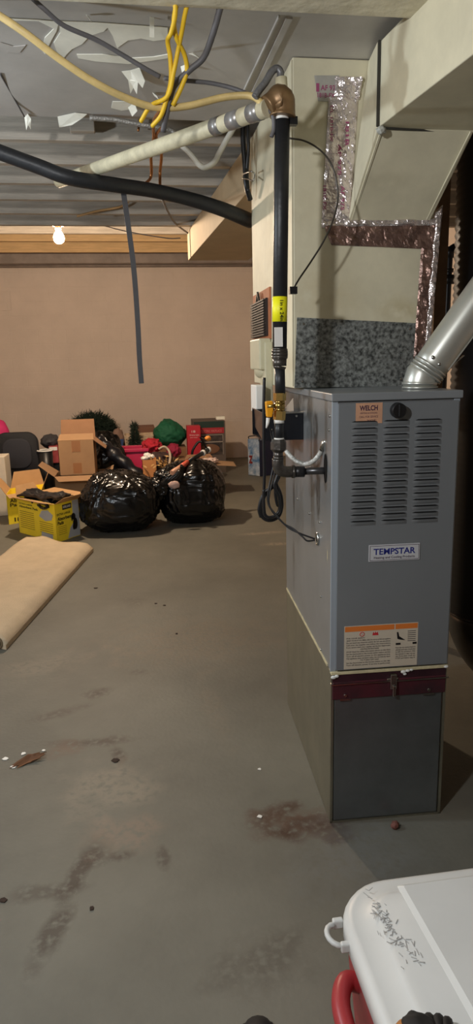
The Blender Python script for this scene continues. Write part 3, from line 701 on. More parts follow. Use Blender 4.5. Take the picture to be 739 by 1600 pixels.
MB().tube(el, px_(9.3), 16).tube([G(456, 737), G(460, 737)], px_(10.8), 16).build('iron_elbow', iron, gp)
MB().tube([G(459, 737), G(475, 737)], px_(9.2), 14).build('iron_coupling', mat('black_iron', S(50, 50, 52), .4, metal=.6), gp)
tipx = .5555+.0
MB().tube([G(474, 736.5), V((.62, 2.005, G(510, 736).z))], px_(6), 16).build('black_nipple', mat('dark_nipple', S(84, 84, 86), .3, metal=.8), gp)
# clamp blocks and capillary wire
for (xx, yy) in ((458, 190), (458, 454)):
    p = G(xx, yy); MB().box((p.x-.012, GY-.012, p.z-.010), (p.x+.010, GY+.008, p.z+.010)).build('clamp_block', black, gp)
wire('thin_wire_loop', [(452, 216), (475, 220), (497, 232), (514, 250), (524, 275), (528, 310), (520, 345), (505, 378), (485, 410), (468, 435), (458, 452)], 2.14, .0028, mat('dark_bare_wire', S(70, 66, 60), .35, metal=.6), 'thin dark wire looping in front of the plenum between two black clamps', n=6)
# big elbow and long pipe
lp = empty('long_pipe', (G(437, 160).x, GY, G(437, 160).z), 'long cream painted pipe with silver tape bands and bronze elbow crossing under the joists', 'pipe')
zl = G(430, 160).z
far = AY(92, 284, 3.1)
st_ = G(418, 169); fd = (far-st_)
MB().tube([st_, st_+fd*.25, st_+fd*.6, far], [.0235, .0235, .0235, .0235], 18).build('pipe_run', creampipe, lp)
MB().tube(smooth([G(418, 168), G(428, 161), G(437, 158), G(441, 166), G(442, 176), G(441.5, 184)], 4), [.031, .031, .031, .031, .033, .036, .039, .041, .041, .040, .039, .038, .036, .035, .034, .034, .034, .034, .036, .036, .036][:21], 18).build('bronze_elbow', castb, lp)
MB().tube([G(441, 152), G(439, 122)], .0165, 14).build('pipe_stub', creampipe, lp)
sil = mat('silver_tape_band', S(150, 148, 146), .35, metal=.5, var=.2, scale=20)
tt = [(.02, .055), (.085, .125), (.155, .185)]
for t_, t2_ in tt: MB().tube([st_+fd*t_, st_+fd*t2_], .0245, 18).build('tape_band', sil, lp)
tag(rod([G(438, 122), G(438, 112), G(432, 107), G(424, 113), G(415, 128), G(404, 142), G(398, 152)], .010).build('flex_conduit', mat('grey_flex_conduit', S(118, 118, 120), .4, metal=.5, bump=.3, bscale=100)), 'grey flexible conduit hooking over the cream stub above the bronze elbow', 'conduit')
# hanger clip and small white pipe
tag(rod([AY(278, 222, 2.9), AY(295, 238, 2.9), AY(312, 258, 2.9), AY(322, 261, 2.9), AY(335, 253, 2.9), AY(342, 240, 2.9), AY(352, 222, 2.9), AY(362, 205, 2.9), AY(372, 188, 2.9)], .011).build('bent_white_conduit', mat('offwhite_conduit', S(200, 196, 184), .5)), 'bent off-white conduit dipping below the cream pipe', 'conduit')
wire('armoured_cable', [(140, 184), (180, 187), (205, 192), (235, 197), (268, 204), (285, 222)], 2.85, .010, mat('armoured_sheath', S(150, 146, 140), .4, metal=.5, bump=.5, bscale=120), 'grey armoured cable running along the back edge of the ceiling sheet', 'cable')

# black hose and hanging strap
hose = [AY(-40, 222, 2.8), AY(0, 238, 2.8), AY(60, 260, 2.8), AY(110, 278, 2.8), AY(180, 289, 2.85), AY(240, 298, 2.93), AY(300, 312, 3.0), AY(350, 328, 3.05), AX(391, 345, PX0+.004)]
tag(MB().tube(smooth(hose, 6), [.0275]*36+[.028+.0003*i for i in range(13)], 16).build('insulated_hose', rubber), 'thick black insulated hose sagging across under the joists into the plenum', 'hose')
a_, b_, c_ = AY(196, 300, 3.12), AY(208, 400, 3.12), AY(220, 600, 3.12)
s_ = MB(); 
PP = smooth([AY(191, 288, 2.90), AY(200, 350, 2.90), AY(209, 420, 2.90), AY(215, 500, 2.90), AY(218, 560, 2.90), AY(221, 599, 2.90)], 5)
for i in range(len(PP)-1): s_.bar(PP[i], PP[i+1]+(PP[i+1]-PP[i])*.02, .021, .006, (0, 1, 0))
tag(s_.build('hanging_strap', mat('dark_strap', S(62, 60, 62), .6)), 'flat dark strap hanging straight down from the black hose', 'strap')

# cables at ceiling
yel = mat('yellow_cable_sheath', S(232, 190, 40), .5, var=.06)
bei = mat('beige_hose', S(205, 180, 120), .5, var=.12, scale=20)
def W_(name, pts, r, m, label, cat='cable'):
    return tag(rod([AY(*p) for p in pts], r, 8).build(name, m), label, cat)
W_('beige_hose', [(-30, 8, 1.98), (0, 25, 1.98), (40, 52, 1.98), (90, 90, 2.0), (140, 124, 2.02), (190, 150, 2.04), (240, 167, 2.06), (290, 166, 2.06), (350, 152, 2.05), (392, 150, 2.03), (410, 162, 2.0)], .0095, bei, 'beige plastic hose sweeping from the upper left corner to the cream pipe', 'hose')
W_('yellow_cable', [(272, -20, 1.9), (274, 20, 1.92), (268, 50, 1.95), (262, 64, 1.98), (266, 90, 2.0), (267, 125, 2.02), (261, 152, 2.04), (252, 180, 2.06), (238, 197, 2.1)], .0062, yel, 'leftmost yellow electrical cable hanging in the bundle at top centre')
W_('yellow_cable', [(282, -20, 1.9), (272, 30, 1.94), (276, 60, 1.97), (288, 85, 2.0), (292, 110, 2.02), (284, 135, 2.03), (270, 165, 2.05)], .0062, yel, 'middle yellow cable bowing to the right in the bundle at top centre')
W_('yellow_cable', [(300, -20, 1.9), (290, 18, 1.93), (284, 50, 1.96), (278, 80, 1.99), (272, 110, 2.0), (262, 150, 2.03), (236, 165, 2.06), (220, 190, 2.1)], .006, yel, 'rightmost yellow cable crossing down left in the bundle at top centre')
W_('black_cable', [(352, -20, 1.9), (342, 20, 1.93), (332, 55, 1.96), (318, 90, 2.0), (296, 110, 2.02), (272, 135, 2.04), (262, 170, 2.06), (255, 205, 2.1)], .0085, greyw, 'thick dark grey cable dropping from the beam past the yellow cables')
W_('grey_cable', [(40, -12, 1.95), (70, 15, 1.97), (100, 40, 2.0), (150, 62, 2.03), (190, 85, 2.05), (225, 106, 2.06), (250, 120, 2.07)], .0062, greyw, 'dark twin cable crossing the torn ceiling paint at upper left')
W_('grey_cable', [(256, 122, 2.07), (290, 126, 2.07), (330, 130, 2.07), (370, 140, 2.06), (400, 155, 2.04), (424, 176, 2.0), (428, 200, 2.0), (424, 214, 2.0)], .006, greyw, 'dark taped cable running right along the sheet to the bronze elbow')
W_('copper_wire', [(236, 168, 3.2), (220, 180, 3.2), (216, 205, 3.2)], .005, copper, 'short copper coloured wire end curling left below the yellow bundle', 'wire')
W_('copper_wire', [(252, 170, 2.4), (240, 190, 2.6), (240, 215, 2.8), (236, 240, 2.9), (236, 275, 3.0), (226, 288, 2.93)], .006, copper, 'long copper coloured wire dropping from the bundle to the black hose, left one', 'wire')
W_('copper_wire', [(258, 172, 2.4), (256, 195, 2.6), (244, 212, 2.8), (252, 240, 2.9), (250, 270, 3.0), (250, 296, 2.95)], .006, copper, 'long copper coloured wire dropping from the bundle to the black hose, right one', 'wire')
W_('thin_grey_wire', [(0, 115, 2.5), (20, 150, 2.7), (38, 182, 2.85)], .003, greyw, 'very thin wire slanting on the ceiling sheet at the far left', 'wire')
W_('black_hanging_cable', [(380, 178, 2.95), (380, 220, 2.95), (383, 260, 2.95), (385, 290, 2.95), (391, 312, 2.98)], .011, black, 'black cable bundle hanging down the left side of the plenum top', 'cable')
W_('black_hanging_cable', [(386, 180, 2.92), (388, 230, 2.92), (386, 270, 2.95), (388, 300, 2.95)], .007, black, 'thinner black cable beside the bundle on the plenum top', 'cable')
W_('tie_wire', [(380, 272, 2.9), (392, 268, 2.8), (398, 272, 2.8), (396, 282, 2.8), (388, 280, 2.85), (379, 278, 2.9)], .003, steel, 'twist of bare tie wire holding the black cables to the plenum', 'wire')

# ------------------------------------------------------------------ devices on plenum left face
def L_(px, py, x=PX0): return AX(px, py, x)
a_ = L_(399, 457); b_ = L_(423, 532)
brd = empty('finned_relay', (PX0-.01, (a_.y+b_.y)/2, b_.z), 'dark brown finned control box on an orange-brown board on the plenum side', 'control box')
yb, yf = L_(398, 470).y, L_(424, 470).y
MB().box((PX0-.008, yf, L_(410, 532).z), (PX0-.0005, yb, L_(410, 456).z)).build('mounting_board', mat('orange_brown_board', S(176, 110, 74), .8, var=.15, scale=15), brd)
zt_, zb_ = L_(410, 471).z, L_(410, 527).z
finm = mat('dark_brown_fins', S(44, 36, 33), .6)
m = MB().box((PX0-.018, yf+.03, zb_), (PX0-.006, yb-.03, zt_))
nf_ = 14
for i in range(nf_):
    z_ = zb_+(zt_-zb_)*(i+.5)/nf_; m.box((PX0-.026, yf+.035, z_-.003), (PX0-.02, yb-.035, z_+.003))
m.build('fin_body', finm, brd)
MB().bar((PX0-.02, (yf+yb)/2-.03, zt_), (PX0-.02, (yf+yb)/2, zt_+.035), .008, .008).bar((PX0-.02, (yf+yb)/2+.03, zt_), (PX0-.02, (yf+yb)/2, zt_+.035), .008, .008).build('hanger_loop', black, brd)
beige = mat('beige_enamel_box', S(196, 190, 162), .5, var=.06)
yb, yf = L_(398, 560, PX0-.03).y, L_(413, 560, PX0-.03).y
rl = empty('relay_box', (PX0-.03, (yb+yf)/2, 1.45), 'beige metal relay box with domed bottom on the plenum side', 'relay box')
zt_, zb_ = L_(405, 532).z, L_(405, 577).z
MB().box((PX0-.05, yf, zb_), (PX0-.0005, yb, zt_)).build('case', beige, rl, bevel=.006)
MB().blob((PX0-.026, (yb+yf)/2, zb_), (.022, (yb-yf)*.42, .035), None, 3).build('bottom_dome', beige, rl)
yf2, yb2 = L_(426, 560).y, L_(417, 560).y
MB().prism([(PX0-.03, yf2, L_(420, 640).z), (PX0-.0005, yf2, L_(420, 640).z), (PX0-.0005, yb2, L_(420, 600).z), (PX0-.03, yb2, L_(420, 600).z)],
           [(PX0-.03, yf2, L_(420, 535).z), (PX0-.0005, yf2, L_(420, 535).z), (PX0-.0005, yb2, L_(420, 535).z), (PX0-.03, yb2, L_(420, 535).z)]).build('wiring_cover', beige, rl, bevel=.003)
# junction box (white) and open black box
p0 = AY(406, 602, 2.62); p1 = AY(406, 640, 2.62)
wb = MB().box((AY(400, 620, 2.60).x, 2.60, AY(406, 645, 2.6).z), (AY(414, 620, 2.60).x, 2.72, AY(406, 602, 2.6).z)).build('white_switch_box', white, bevel=.003)
tag(wb, 'small white switch box standing above the open black electrical box', 'switch box')
m = MB(); BX0 = .385; BYF, BYB = 2.33, 2.56; zt_ = AY(440, 645, BYF).z; zb_ = AY(440, 688, BYF).z
BX1 = fw(0, .43, 0).x-.001
bxo = empty('open_electrical_box', ((BX0+BX1)/2, BYF, zb_), 'black electrical box with brown side flap fixed to the furnace side behind the gas pipe', 'electrical box')
m.box((BX0+.045, BYF, zb_), (BX1, BYF+.003, zt_)); m.box((BX0+.045, BYF+.003, zb_), (BX1, BYB, zb_+.004)); m.box((BX0+.045, BYB, zb_), (BX1, BYB+.003, zt_))
m.build('box_shell', mat('black_box_enamel', S(14, 16, 24), .35), bxo)
MB().box((BX0+.045, BYF-.004, zt_-.003), (BX1, BYF+.01, zt_+.002)).build('box_rim', steel, bxo)
fa, fb_, fc, fd_ = AY(411, 645, BYF), AY(395, 637, 2.62), AY(397, 662, 2.62), AY(411, 687, BYF)
MB().sheet([fa, fb_, fc, fd_], .003).build('side_flap', mat('brown_flap', S(92, 70, 58), .4, metal=.3, var=.3, scale=15), bxo)
p = AY(463, 650, BYF); MB().cyl(p, p+V((0, -.004, 0)), .004, 8).build('box_screw', steel, bxo)
# paper/metal scrap behind
p = AY(456, 632, 2.34)
tag(MB().sheet([AY(446, 638, 2.36), AY(458, 622, 2.36), AY(459, 642, 2.36), AY(446, 643, 2.36)], .002).build('torn_insulation', mat('torn_white_insulation', S(214, 196, 176), .8)), 'torn scrap of white insulation behind the brass valve', 'insulation scrap')
# white flexible conduit at furnace side
wf = mat('white_armoured_flex', S(205, 205, 200), .4, metal=.3, bump=.6, bscale=110)
fx = empty('flex_whip', (AY(470, 725, 2.1).x, 2.1, 1.1), 'short white flexible conduit looping from the pipe union to the furnace side', 'conduit')
MB().tube(smooth([AY(447, 705, 2.18), AY(455, 714, 2.16), AY(466, 722, 2.12), AY(478, 725, 2.1), AY(490, 720, 2.06), AY(499, 710, 2.04), AY(504, 700, 2.02)], 6), .0075, 10).build('flex_tube', wf, fx)
MB().tube([AY(503, 704, 2.02), AY(505, 694, 2.015), AY(508, 690, 2.01), V((.57, 2.01, AY(510, 691, 2.01).z))], .0085, 10).build('chrome_connector', steel, fx)

# black cords and coiled bundle
bc = mat('black_cord', S(22, 22, 24), .4)
W_('power_lead', [(413, 590, 2.2), (412, 640, 2.2), (412, 690, 2.2), (413, 740, 2.2), (412, 775, 2.2)], .0052, bc, 'thick black cord hanging straight down left of the gas pipe', 'cord')
cb = empty('coiled_cord', (AY(423, 812, 2.17).x, 2.17, AY(423, 812, 2.17).z), 'knotted coil of black cord hanging beside the furnace', 'cord')
rod([AY(*p, 2.19) for p in ((437, 742), (428, 758), (415, 772), (408, 790), (409, 806), (420, 813), (434, 808), (440, 792), (438, 772), (430, 758), (420, 764), (410, 776), (405, 795), (408, 808))], .0065).build('cord_loop', bc, cb)
rod([AY(*p, 2.16) for p in ((412, 765), (412, 785), (414, 804), (424, 808), (436, 798), (436, 778), (429, 760), (432, 748), (437, 735))], .0055).build('cord_loop', bc, cb)
rod([AY(*p, 2.18) for p in ((433, 745), (430, 770), (434, 790), (437, 780), (432, 756))], .005).build('cord_loop', bc, cb)
W_('thin_black_wire', [(418, 655, 2.2), (424, 680, 2.2), (428, 720, 2.18), (418, 780, 2.16), (432, 805, 2.14), (450, 824, 2.12), (470, 834, 2.1), (492, 842, 2.085)], .003, bc, 'thin black wire running from the cord coil into the furnace side, upper one', 'wire')
W_('thin_black_wire', [(426, 670, 2.2), (430, 730, 2.18), (420, 785, 2.16), (440, 815, 2.14), (458, 826, 2.12), (472, 838, 2.1), (480, 845, 2.09), (492, 844, 2.085)], .003, bc, 'thin black wire running from the cord coil into the furnace side, lower sagging one', 'wire')

# ------------------------------------------------------------------ carpet pad at left
crp = mat('cream_carpet_pad', S(196, 178, 150), .95, var=.07, scale=6, bump=.35, bscale=120)
cz = .07
far_r, near_r = AZ(146, 862, 0), AZ(10, 1016, 0); far_l = AZ(42, 850, 0); near_l = far_l+(near_r-far_r)
mb = MB(); nx, ny = 26, 40; vs = []
for j in range(ny+1):
    v_ = j/ny
    for i in range(nx+1):
        u = i/nx
        p = (far_r*(1-u)+far_l*u)*(1-v_)+(near_r*(1-u)+near_l*u)*v_
        e = min(1, u/.10); hh = cz*(math.sin(e*math.pi/2)**.6 if e > 0 else 0)
        out = 0
        hh += .012*noise.noise(p*2.6)+.004*noise.noise(p*9)
        hh += .02*math.exp(-((u-.72)/.12)**2)*math.exp(-(v_/.12)**2) - .015*math.exp(-((u-.45)/.15)**2)*math.exp(-(v_/.1)**2)
        vs.append(V((p.x, p.y, max(hh if u > 0 else .03, .004))))
nb_ = len(vs); vb_ = [V((p.x, p.y, .002)) for p in vs]
F = [[j*(nx+1)+i, j*(nx+1)+i+1, (j+1)*(nx+1)+i+1, (j+1)*(nx+1)+i] for j in range(ny) for i in range(nx)]
mb.add(vs+vb_, F+[[nb_+i for i in f][::-1] for f in F], True)
idx = lambda i, j: j*(nx+1)+i
sd = []
for i in range(nx): sd.append([idx(i, 0), idx(i+1, 0), nb_+idx(i+1, 0), nb_+idx(i, 0)]); sd.append([idx(i, ny), idx(i+1, ny), nb_+idx(i+1, ny), nb_+idx(i, ny)])
for j in range(ny): sd.append([idx(0, j), idx(0, j+1), nb_+idx(0, j+1), nb_+idx(0, j)]); sd.append([idx(nx, j), idx(nx, j+1), nb_+idx(nx, j+1), nb_+idx(nx, j)])
mb.cur = 0
for f in sd: mb.f.append(f); mb.mi.append(0); mb.sm.append(False)
cpt = mb.build('folded_carpet', crp); tag(cpt, 'folded cream carpet piece lying on the concrete floor at left', 'carpet')
cr = near_r+V((-.06, -.005, .035)); md = (near_r-far_r).normalized()
ce = MB(); sd_ = V((-md.y, md.x, 0))*-1 if False else (near_l-near_r).normalized()
c0_ = near_r+sd_*.05+V((0, 0, .036))
spi = [c0_+sd_*(.034-.0022*k*.5)*math.cos(k*.5)*(1-k/60)+V((0, 0, .034*math.sin(k*.5)*(1-k/60)))+md*.006 for k in range(26)]
ce.tube(spi, .005, 6); ce.build('rolled_edge', mat('carpet_backing', S(120, 104, 80), .95, bump=.5, bscale=200), cpt)

# ------------------------------------------------------------------ cooler
clw = mat('white_cooler_lid', S(206, 208, 206), .42, var=.03, scale=5, bump=.03, bscale=12)
clr = mat('red_cooler_body', S(160, 52, 56), .38)
CX0, CX1, CY0, CY1 = .352, .98, .62, 1.205
co = empty('cooler', ((CX0+CX1)/2, (CY0+CY1)/2, 0), 'red ice cooler with scuffed white lid at the bottom right corner', 'cooler')
def rr_(x0, y0, x1, y1, r, n=8):
    out = []
    for cx, cy, a0 in ((x1-r, y1-r, 0), (x0+r, y1-r, 90), (x0+r, y0+r, 180), (x1-r, y0+r, 270)):
        for k in range(n+1): a = math.radians(a0+90*k/n); out.append((cx+r*math.cos(a), cy+r*math.sin(a)))
    return out
def loft(mb, rings, cap=True, smooth_=True):
    n = len(rings[0]); vs = [p for r in rings for p in r]; fs = []
    for i in range(len(rings)-1):
        for k in range(n): k2 = (k+1) % n; fs.append([i*n+k, i*n+k2, (i+1)*n+k2, (i+1)*n+k])
    if cap: fs.append(list(range(n))[::-1]); fs.append([(len(rings)-1)*n+k for k in range(n)])
    mb.add(vs, fs, smooth_); return mb
def ring(ins, z, r=.12, tilt=0):
    return [V((x, y, z)) for x, y in rr_(CX0+ins, CY0+ins, CX1-ins, CY1-ins, max(.02, r-ins))]
m = loft(MB(), [ring(.045, 0), ring(.04, .01), ring(.012, .30), ring(.010, .345), ring(.01, .36)]); m.build('cooler_body', clr, co)
m = loft(MB(), [ring(.006, .352), ring(0, .358), ring(0, .384), ring(.004, .392), ring(.014, .398), ring(.02, .399), ring(.045, .4005), ring(.062, .413), ring(.072, .418)], True); 
lid = m.build('cooler_lid', clw, co)
m = MB(); 
m.prism([(CX0+.15, CY0+.03, .417), (CX1-.15, CY0+.03, .417), (CX1-.15, CY1-.05, .417), (CX0+.13, CY1-.05, .417)], [(CX0+.163, CY0+.04, .424), (CX1-.163, CY0+.04, .424), (CX1-.163, CY1-.06, .424), (CX0+.143, CY1-.06, .424)])
m.build('lid_raised_panel', clw, lid, bevel=.003)
sc_ = MB(); rr2 = random.Random(5)
for i in range(90):
    t = rr2.random(); x = CX0+.068+.05*t*rr2.random()+.012*rr2.gauss(0, 1)*.5; y = 1.12-.15*t+.015*rr2.gauss(0, 1)
    a = rr2.random()*3; l = .002+.006*rr2.random(); zz = .4188
    sc_.bar((x-l*math.cos(a), y-l*math.sin(a), zz), (x+l*math.cos(a), y+l*math.sin(a), zz), .0012, .0012)
sc_.build('lid_scuffs', mat('scuff_grey', S(178, 178, 176), .8), lid)
# side loop and moulded handle
hy = AX(548, 1470, CX0-.01)
MB().tube([V((CX0-.013+.0*t, 1.095, .375))+V((-.022*math.sin(t*math.pi/8)*1.0, .026*math.cos(t*math.pi/8), .004*math.sin(t*math.pi/8))) for t in range(9)], .0055, 10).build('lid_loop', clw, co)
MB().box((CX0-.016, 1.06, .365), (CX0+.006, 1.072, .385)).build('loop_lug', clw, co, bevel=.003)
MB().box((CX0-.016, 1.118, .365), (CX0+.006, 1.13, .385)).build('loop_lug', clw, co, bevel=.003)
m = MB().tube(smooth([V((CX0+.02, 1.05, .30)), V((CX0-.012, 1.045, .315)), V((CX0-.035, 1.0, .315)), V((CX0-.038, .93, .31)), V((CX0-.035, .85, .31)), V((CX0-.012, .81, .315)), V((CX0+.02, .80, .30))], 5), .018, 14); m.build('carry_handle', clr, co)
# shoe tips
shm = mat('black_shoe_mesh', S(16, 16, 18), .7); shb = mat('tan_shoe_toe', S(170, 110, 50), .6)
p = AZ(403, 1608, .04)
def shoe(cx, cy, cz, rz, name, label, tan=False):
    e = empty(name, (cx, cy, cz), label, 'shoe', rz)
    M_ = WM[e.name]
    def T(pts): return [M_ @ V(q) for q in pts]
    rings = []
    for y, w_, h_ in ((.0, .012, .02), (-.01, .032, .035), (-.04, .046, .055), (-.09, .05, .07), (-.16, .046, .09), (-.24, .042, .10), (-.28, .02, .09)):
        rings.append(T([(w_*math.cos(a*.3927), y, .012+max(0, h_*math.sin(a*.3927))) for a in range(16)]))
    loft(MB(), rings).build('shoe_upper', shm, e)
    rings = []
    for y, w_ in ((.006, .01), (-.004, .034), (-.04, .05), (-.1, .054), (-.2, .046), (-.28, .03)):
        rings.append(T([(w_, y, 0), (w_, y, .018), (-w_, y, .018), (-w_, y, 0)]))
    loft(MB(), rings, smooth_=False).build('shoe_sole', black, e)
    return e
s0 = AZ(402, 1589, .03)
shoe(s0.x, s0.y, 0, -.1, 'shoe', 'rounded black shoe toe at the bottom edge of the view on the floor')
# glove/bag on cooler
g0 = AZ(650, 1582, .46)
gl = empty('work_glove', (g0.x, g0.y-.05, .4255), 'black and tan work glove on the cooler lid at the bottom edge', 'glove')
gx, gy, gz = g0.x-.004, g0.y-.045, .4255
MB().blob((gx, gy, gz+.022), (.036, .055, .022), lambda d, p: p*(1+.12*noise.noise(d*2.5)), 4).build('glove_palm', shm, gl)
MB().blob((gx-.02, gy-.002, gz+.019), (.026, .05, .019), lambda d, p: p*(1+.1*noise.noise(d*2)), 4).build('glove_cuff', shb, gl, label='tan leather edge')
for k, (dx, l) in enumerate(((-.0, .035), (.015, .04), (.03, .036), (.042, .028))):
    MB().tube(smooth([V((gx+dx, gy+.01, gz+.026)), V((gx+dx+.008, gy+.01+l*.7, gz+.022)), V((gx+dx+.016, gy+.012+l, gz+.010))], 4), [.009]*8+[.006], 10).build('glove_finger', shm, gl)

# ------------------------------------------------------------------ trash bags
def bag(name, cx, cy, rx, ry, h, seed, label, lean=0):
    off = V((seed*3.1, seed*1.7, seed))
    def fn(d, p):
        e = .62
        q = V((math.copysign(abs(d.x)**e, d.x), math.copysign(abs(d.y)**e, d.y), math.copysign(abs(d.z)**.7, d.z)))
        q /= (abs(q.x)**3+abs(q.y)**3+abs(q.z)**3)**(1/3)
        up = max(0, q.z); t_ = 1-.26*up*up
        ang = math.atan2(d.y, d.x)
        big = noise.noise(V((d.x*1.7, d.y*1.7, d.z*1.7))+off)*.13
        def ridge(v): return max(0, 1-abs(noise.noise(v+off))*3.2)
        # creases that fan out from the gathered neck
        fan = ridge(V((math.cos(ang)*4.5, math.sin(ang)*4.5, d.z*1.2)))**2*.045*(.25+max(0, q.z+.25))
        cr = ridge(V((d.x*3.5+d.z*2, d.y*3.5, d.z*5)))**3*.028 + ridge(V((d.x*8, d.y*8, d.z*8+d.x*5)))**3*.014
        k = 1+big+fan+cr
        return V((q.x*rx*k*t_+lean*up, q.y*ry*k*t_, q.z*h*.5*k))
    m = MB().blob((cx, cy, h*.5), (1, 1, 1), fn, 6)
    for p in m.v:
        if p.z < .012: p.z = .004+.008*max(0, min(1, (p.z+.1)*2))
        if p.z < h*.2:
            f = 1-.04*(1-p.z/(h*.2))**2
            p.x = cx+(p.x-cx)*f; p.y = cy+(p.y-cy)*f
    o = m.build(name, bagm)
    return tag(o, label, 'garbage bag', 'black garbage bags')
lb = AZ(185, 838, 0); rbp = AZ(303, 826, 0)
bag('garbage_bag', AY(188, 800, 6.2).x, 6.28, .355, .34, .53, 1, 'left shiny black garbage bag, full and set on the floor beside the yellow box')
bag('garbage_bag', AY(301, 790, 6.4).x, 6.48, .315, .34, .58, 2.3, 'right shiny black garbage bag, full, with a pale paper showing on it')
# tied necks
tn = MB(); c_ = AY(262, 742, 6.2)
for k in range(5):
    a = -1.2+k*.5; tn.tube(smooth([c_+V((-.06, 0, -.10)), c_+V((.0+.03*k, -.02, -.02)), c_+V((.08*math.cos(a)+.07, -.02*k, .07+.04*math.sin(a)))], 5), [.03, .028, .026, .024, .022, .02, .018, .016, .016, .018, .012], 8)
tn.blob(AY(247, 764, 6.25), (.13, .10, .11), lambda d, p: p*(1+.2*noise.noise(d*2.4)+.12*max(0, 1-abs(noise.noise(d*5))*3)**2), 5)
tn.blob(AY(262, 744, 6.3), (.12, .08, .07), lambda d, p: p*(1+.2*noise.noise(d*2.6)+.15*max(0, 1-abs(noise.noise(d*6))*3)**2), 5)
tag(tn.build('plastic_bag', bagm), 'gathered black plastic bunched between the two garbage bags', 'plastic bag')
c_ = AY(272, 757, 6.12)
tag(MB().blob(c_+V((0, -.02, 0)), (.05, .02, .035), lambda d, p: p*(1+.3*noise.noise(d*3)), 3).build('crumpled_tissue', mat('pale_tissue', S(200, 170, 160), .8)), 'crumpled pale tissue caught on the right garbage bag', 'tissue')

# ------------------------------------------------------------------ boxes
def frame_box(pts, z0, z1, th=.004):
    """open topped box from 4 ground corners (ccw)"""
    m = MB(); n = 4
    m.prism([V((p.x, p.y, z0)) for p in pts], [V((p.x, p.y, z0+th)) for p in pts])
    for i in range(n):
        a, b = pts[i], pts[(i+1) % n]; c = sum((V(q) for q in pts), V((0, 0, 0)))/4
        na = (V((c.x, c.y, 0))-V(((a.x+b.x)/2, (a.y+b.y)/2, 0))).normalized()*th
        A, B = V((a.x, a.y, 0)), V((b.x, b.y, 0))
        m.prism([A+V((0, 0, z0)), B+V((0, 0, z0)), B+na+V((0, 0, z0)), A+na+V((0, 0, z0))], [A+V((0, 0, z1)), B+V((0, 0, z1)), B+na+V((0, 0, z1)), A+na+V((0, 0, z1))])
    return m
def flap(a, b, z, outw, drop, th=.004, taper=.12):
    a = V((a.x, a.y, z)); b = V((b.x, b.y, z)); e = b-a; n = V((outw[0], outw[1], 0)); up = V((0, 0, drop))
    return MB().sheet([a, b, b-e*taper+n+up, a+e*taper+n+up], th)
yb_ = mat('yellow_carton', S(250, 224, 50), .5, var=.04, scale=9); gw = mat('pale_grey_print', S(176, 180, 184), .5)
ink = mat('carton_black_ink', S(30, 26, 22), .5); kraft = mat('carton_kraft_inside', S(186, 146, 100), .85, var=.05); ink2 = mat('carton_olive_ink', S(150, 120, 30), .6)
K0 = AZ(90, 848, 0); KL = AZ(31, 832, 0); KR = AZ(126, 836, 0); KB = KL+(KR-K0)
for q in (K0, KL, KR, KB): q.z = 0
zk = AY(83, 788, K0.y).z
bxk = empty('pad_carton', ((K0.x+KB.x)/2, (K0.y+KB.y)/2, 0), 'open yellow carton of black absorbent pads standing in front of the other boxes', 'carton')
frame_box([K0, KR, KB, KL], 0, zk).build('carton_body', yb_, bxk)
oL = V(((KL-K0).y, -(KL-K0).x, 0)).normalized()*-1; oL = (K0-KR).normalized()*1.0; oR = (K0-KL).normalized()
def flapb(name, a, b, outv, drop, ln, m_):
    flap(a, b, zk, outv*ln, drop, .004).build(name, m_, bxk)
flapb('carton_flap', KL, K0, oL, .02, .10, kraft); flapb('carton_flap', K0, KR, oR, .06, .10, kraft)
flapb('carton_flap', KR, KB, -oL, .02, .14, kraft); flapb('carton_flap', KB, KL, -oR, .09, .05, kraft)
# print on faces
eR = (KR-K0); wR = eR.length; eR.normalize(); nR = V((eR.y, -eR.x, 0)); eL = (K0-KL); wL = eL.length; eL.normalize(); nL = V((eL.y, -eL.x, 0))
def onR(u, z): return K0+eR*(u*wR)+V((0, 0, z*zk))+nR*.0012
def onL(u, z): return KL+eL*(u*wL)+V((0, 0, z*zk))+nL*.0012
MB().sheet([onR(.72, .02), onR(.99, .02), onR(.99, .98), onR(.72, .98)], .0006, nR).sheet([onR(.45, .02), onR(.72, .02), onR(.72, .40), onR(.58, .28)], .0006, nR).build('photo_panel', gw, bxk)
MB().sheet([onR(.30, .80), onR(.68, .80), onR(.68, .93), onR(.30, .93)], .001, nR).build('brand_bar', ink, bxk)
text_mesh('KIRKLAND', onR(.33, .84)+nR*.0015, eR, ZA, zk*.06, wR*.32, .0005, .02).build('brand_lettering', white, bxk)
Each(text_mesh('EXTRA LARGE', onR(.06, .68), eR, ZA, zk*.055, wR*.55, .0008, .02), text_mesh('Absorbent', onR(.06, .55), eR, ZA, zk*.09, wR*.6, .0008, .03), text_mesh('Pads', onR(.06, .44), eR, ZA, zk*.09, wR*.25, .0008, .03),
     text_mesh('EXTRA LARGE', onL(.06, .82), eL, ZA, zk*.035, wL*.36, .0008, .02), text_mesh('Absorbent Pads', onL(.06, .73), eL, ZA, zk*.06, wL*.5, .0008, .02)).build('carton_lettering', ink, bxk)
m = MB()
for i in range(5): m.sheet([onR(.08, .38-.05*i), onR(.42, .38-.05*i), onR(.42, .39-.05*i), onR(.08, .39-.05*i)], .0006, nR)
for i in range(9): m.sheet([onL(.06, .62-.055*i), onL(.44, .62-.055*i), onL(.44, .635-.055*i), onL(.06, .635-.055*i)], .0006, nL)
for i in range(6): m.sheet([onL(.58, .45-.055*i), onL(.92, .45-.055*i), onL(.92, .465-.055*i), onL(.58, .465-.055*i)], .0006, nL)
m.build('fine_print', ink2, bxk)
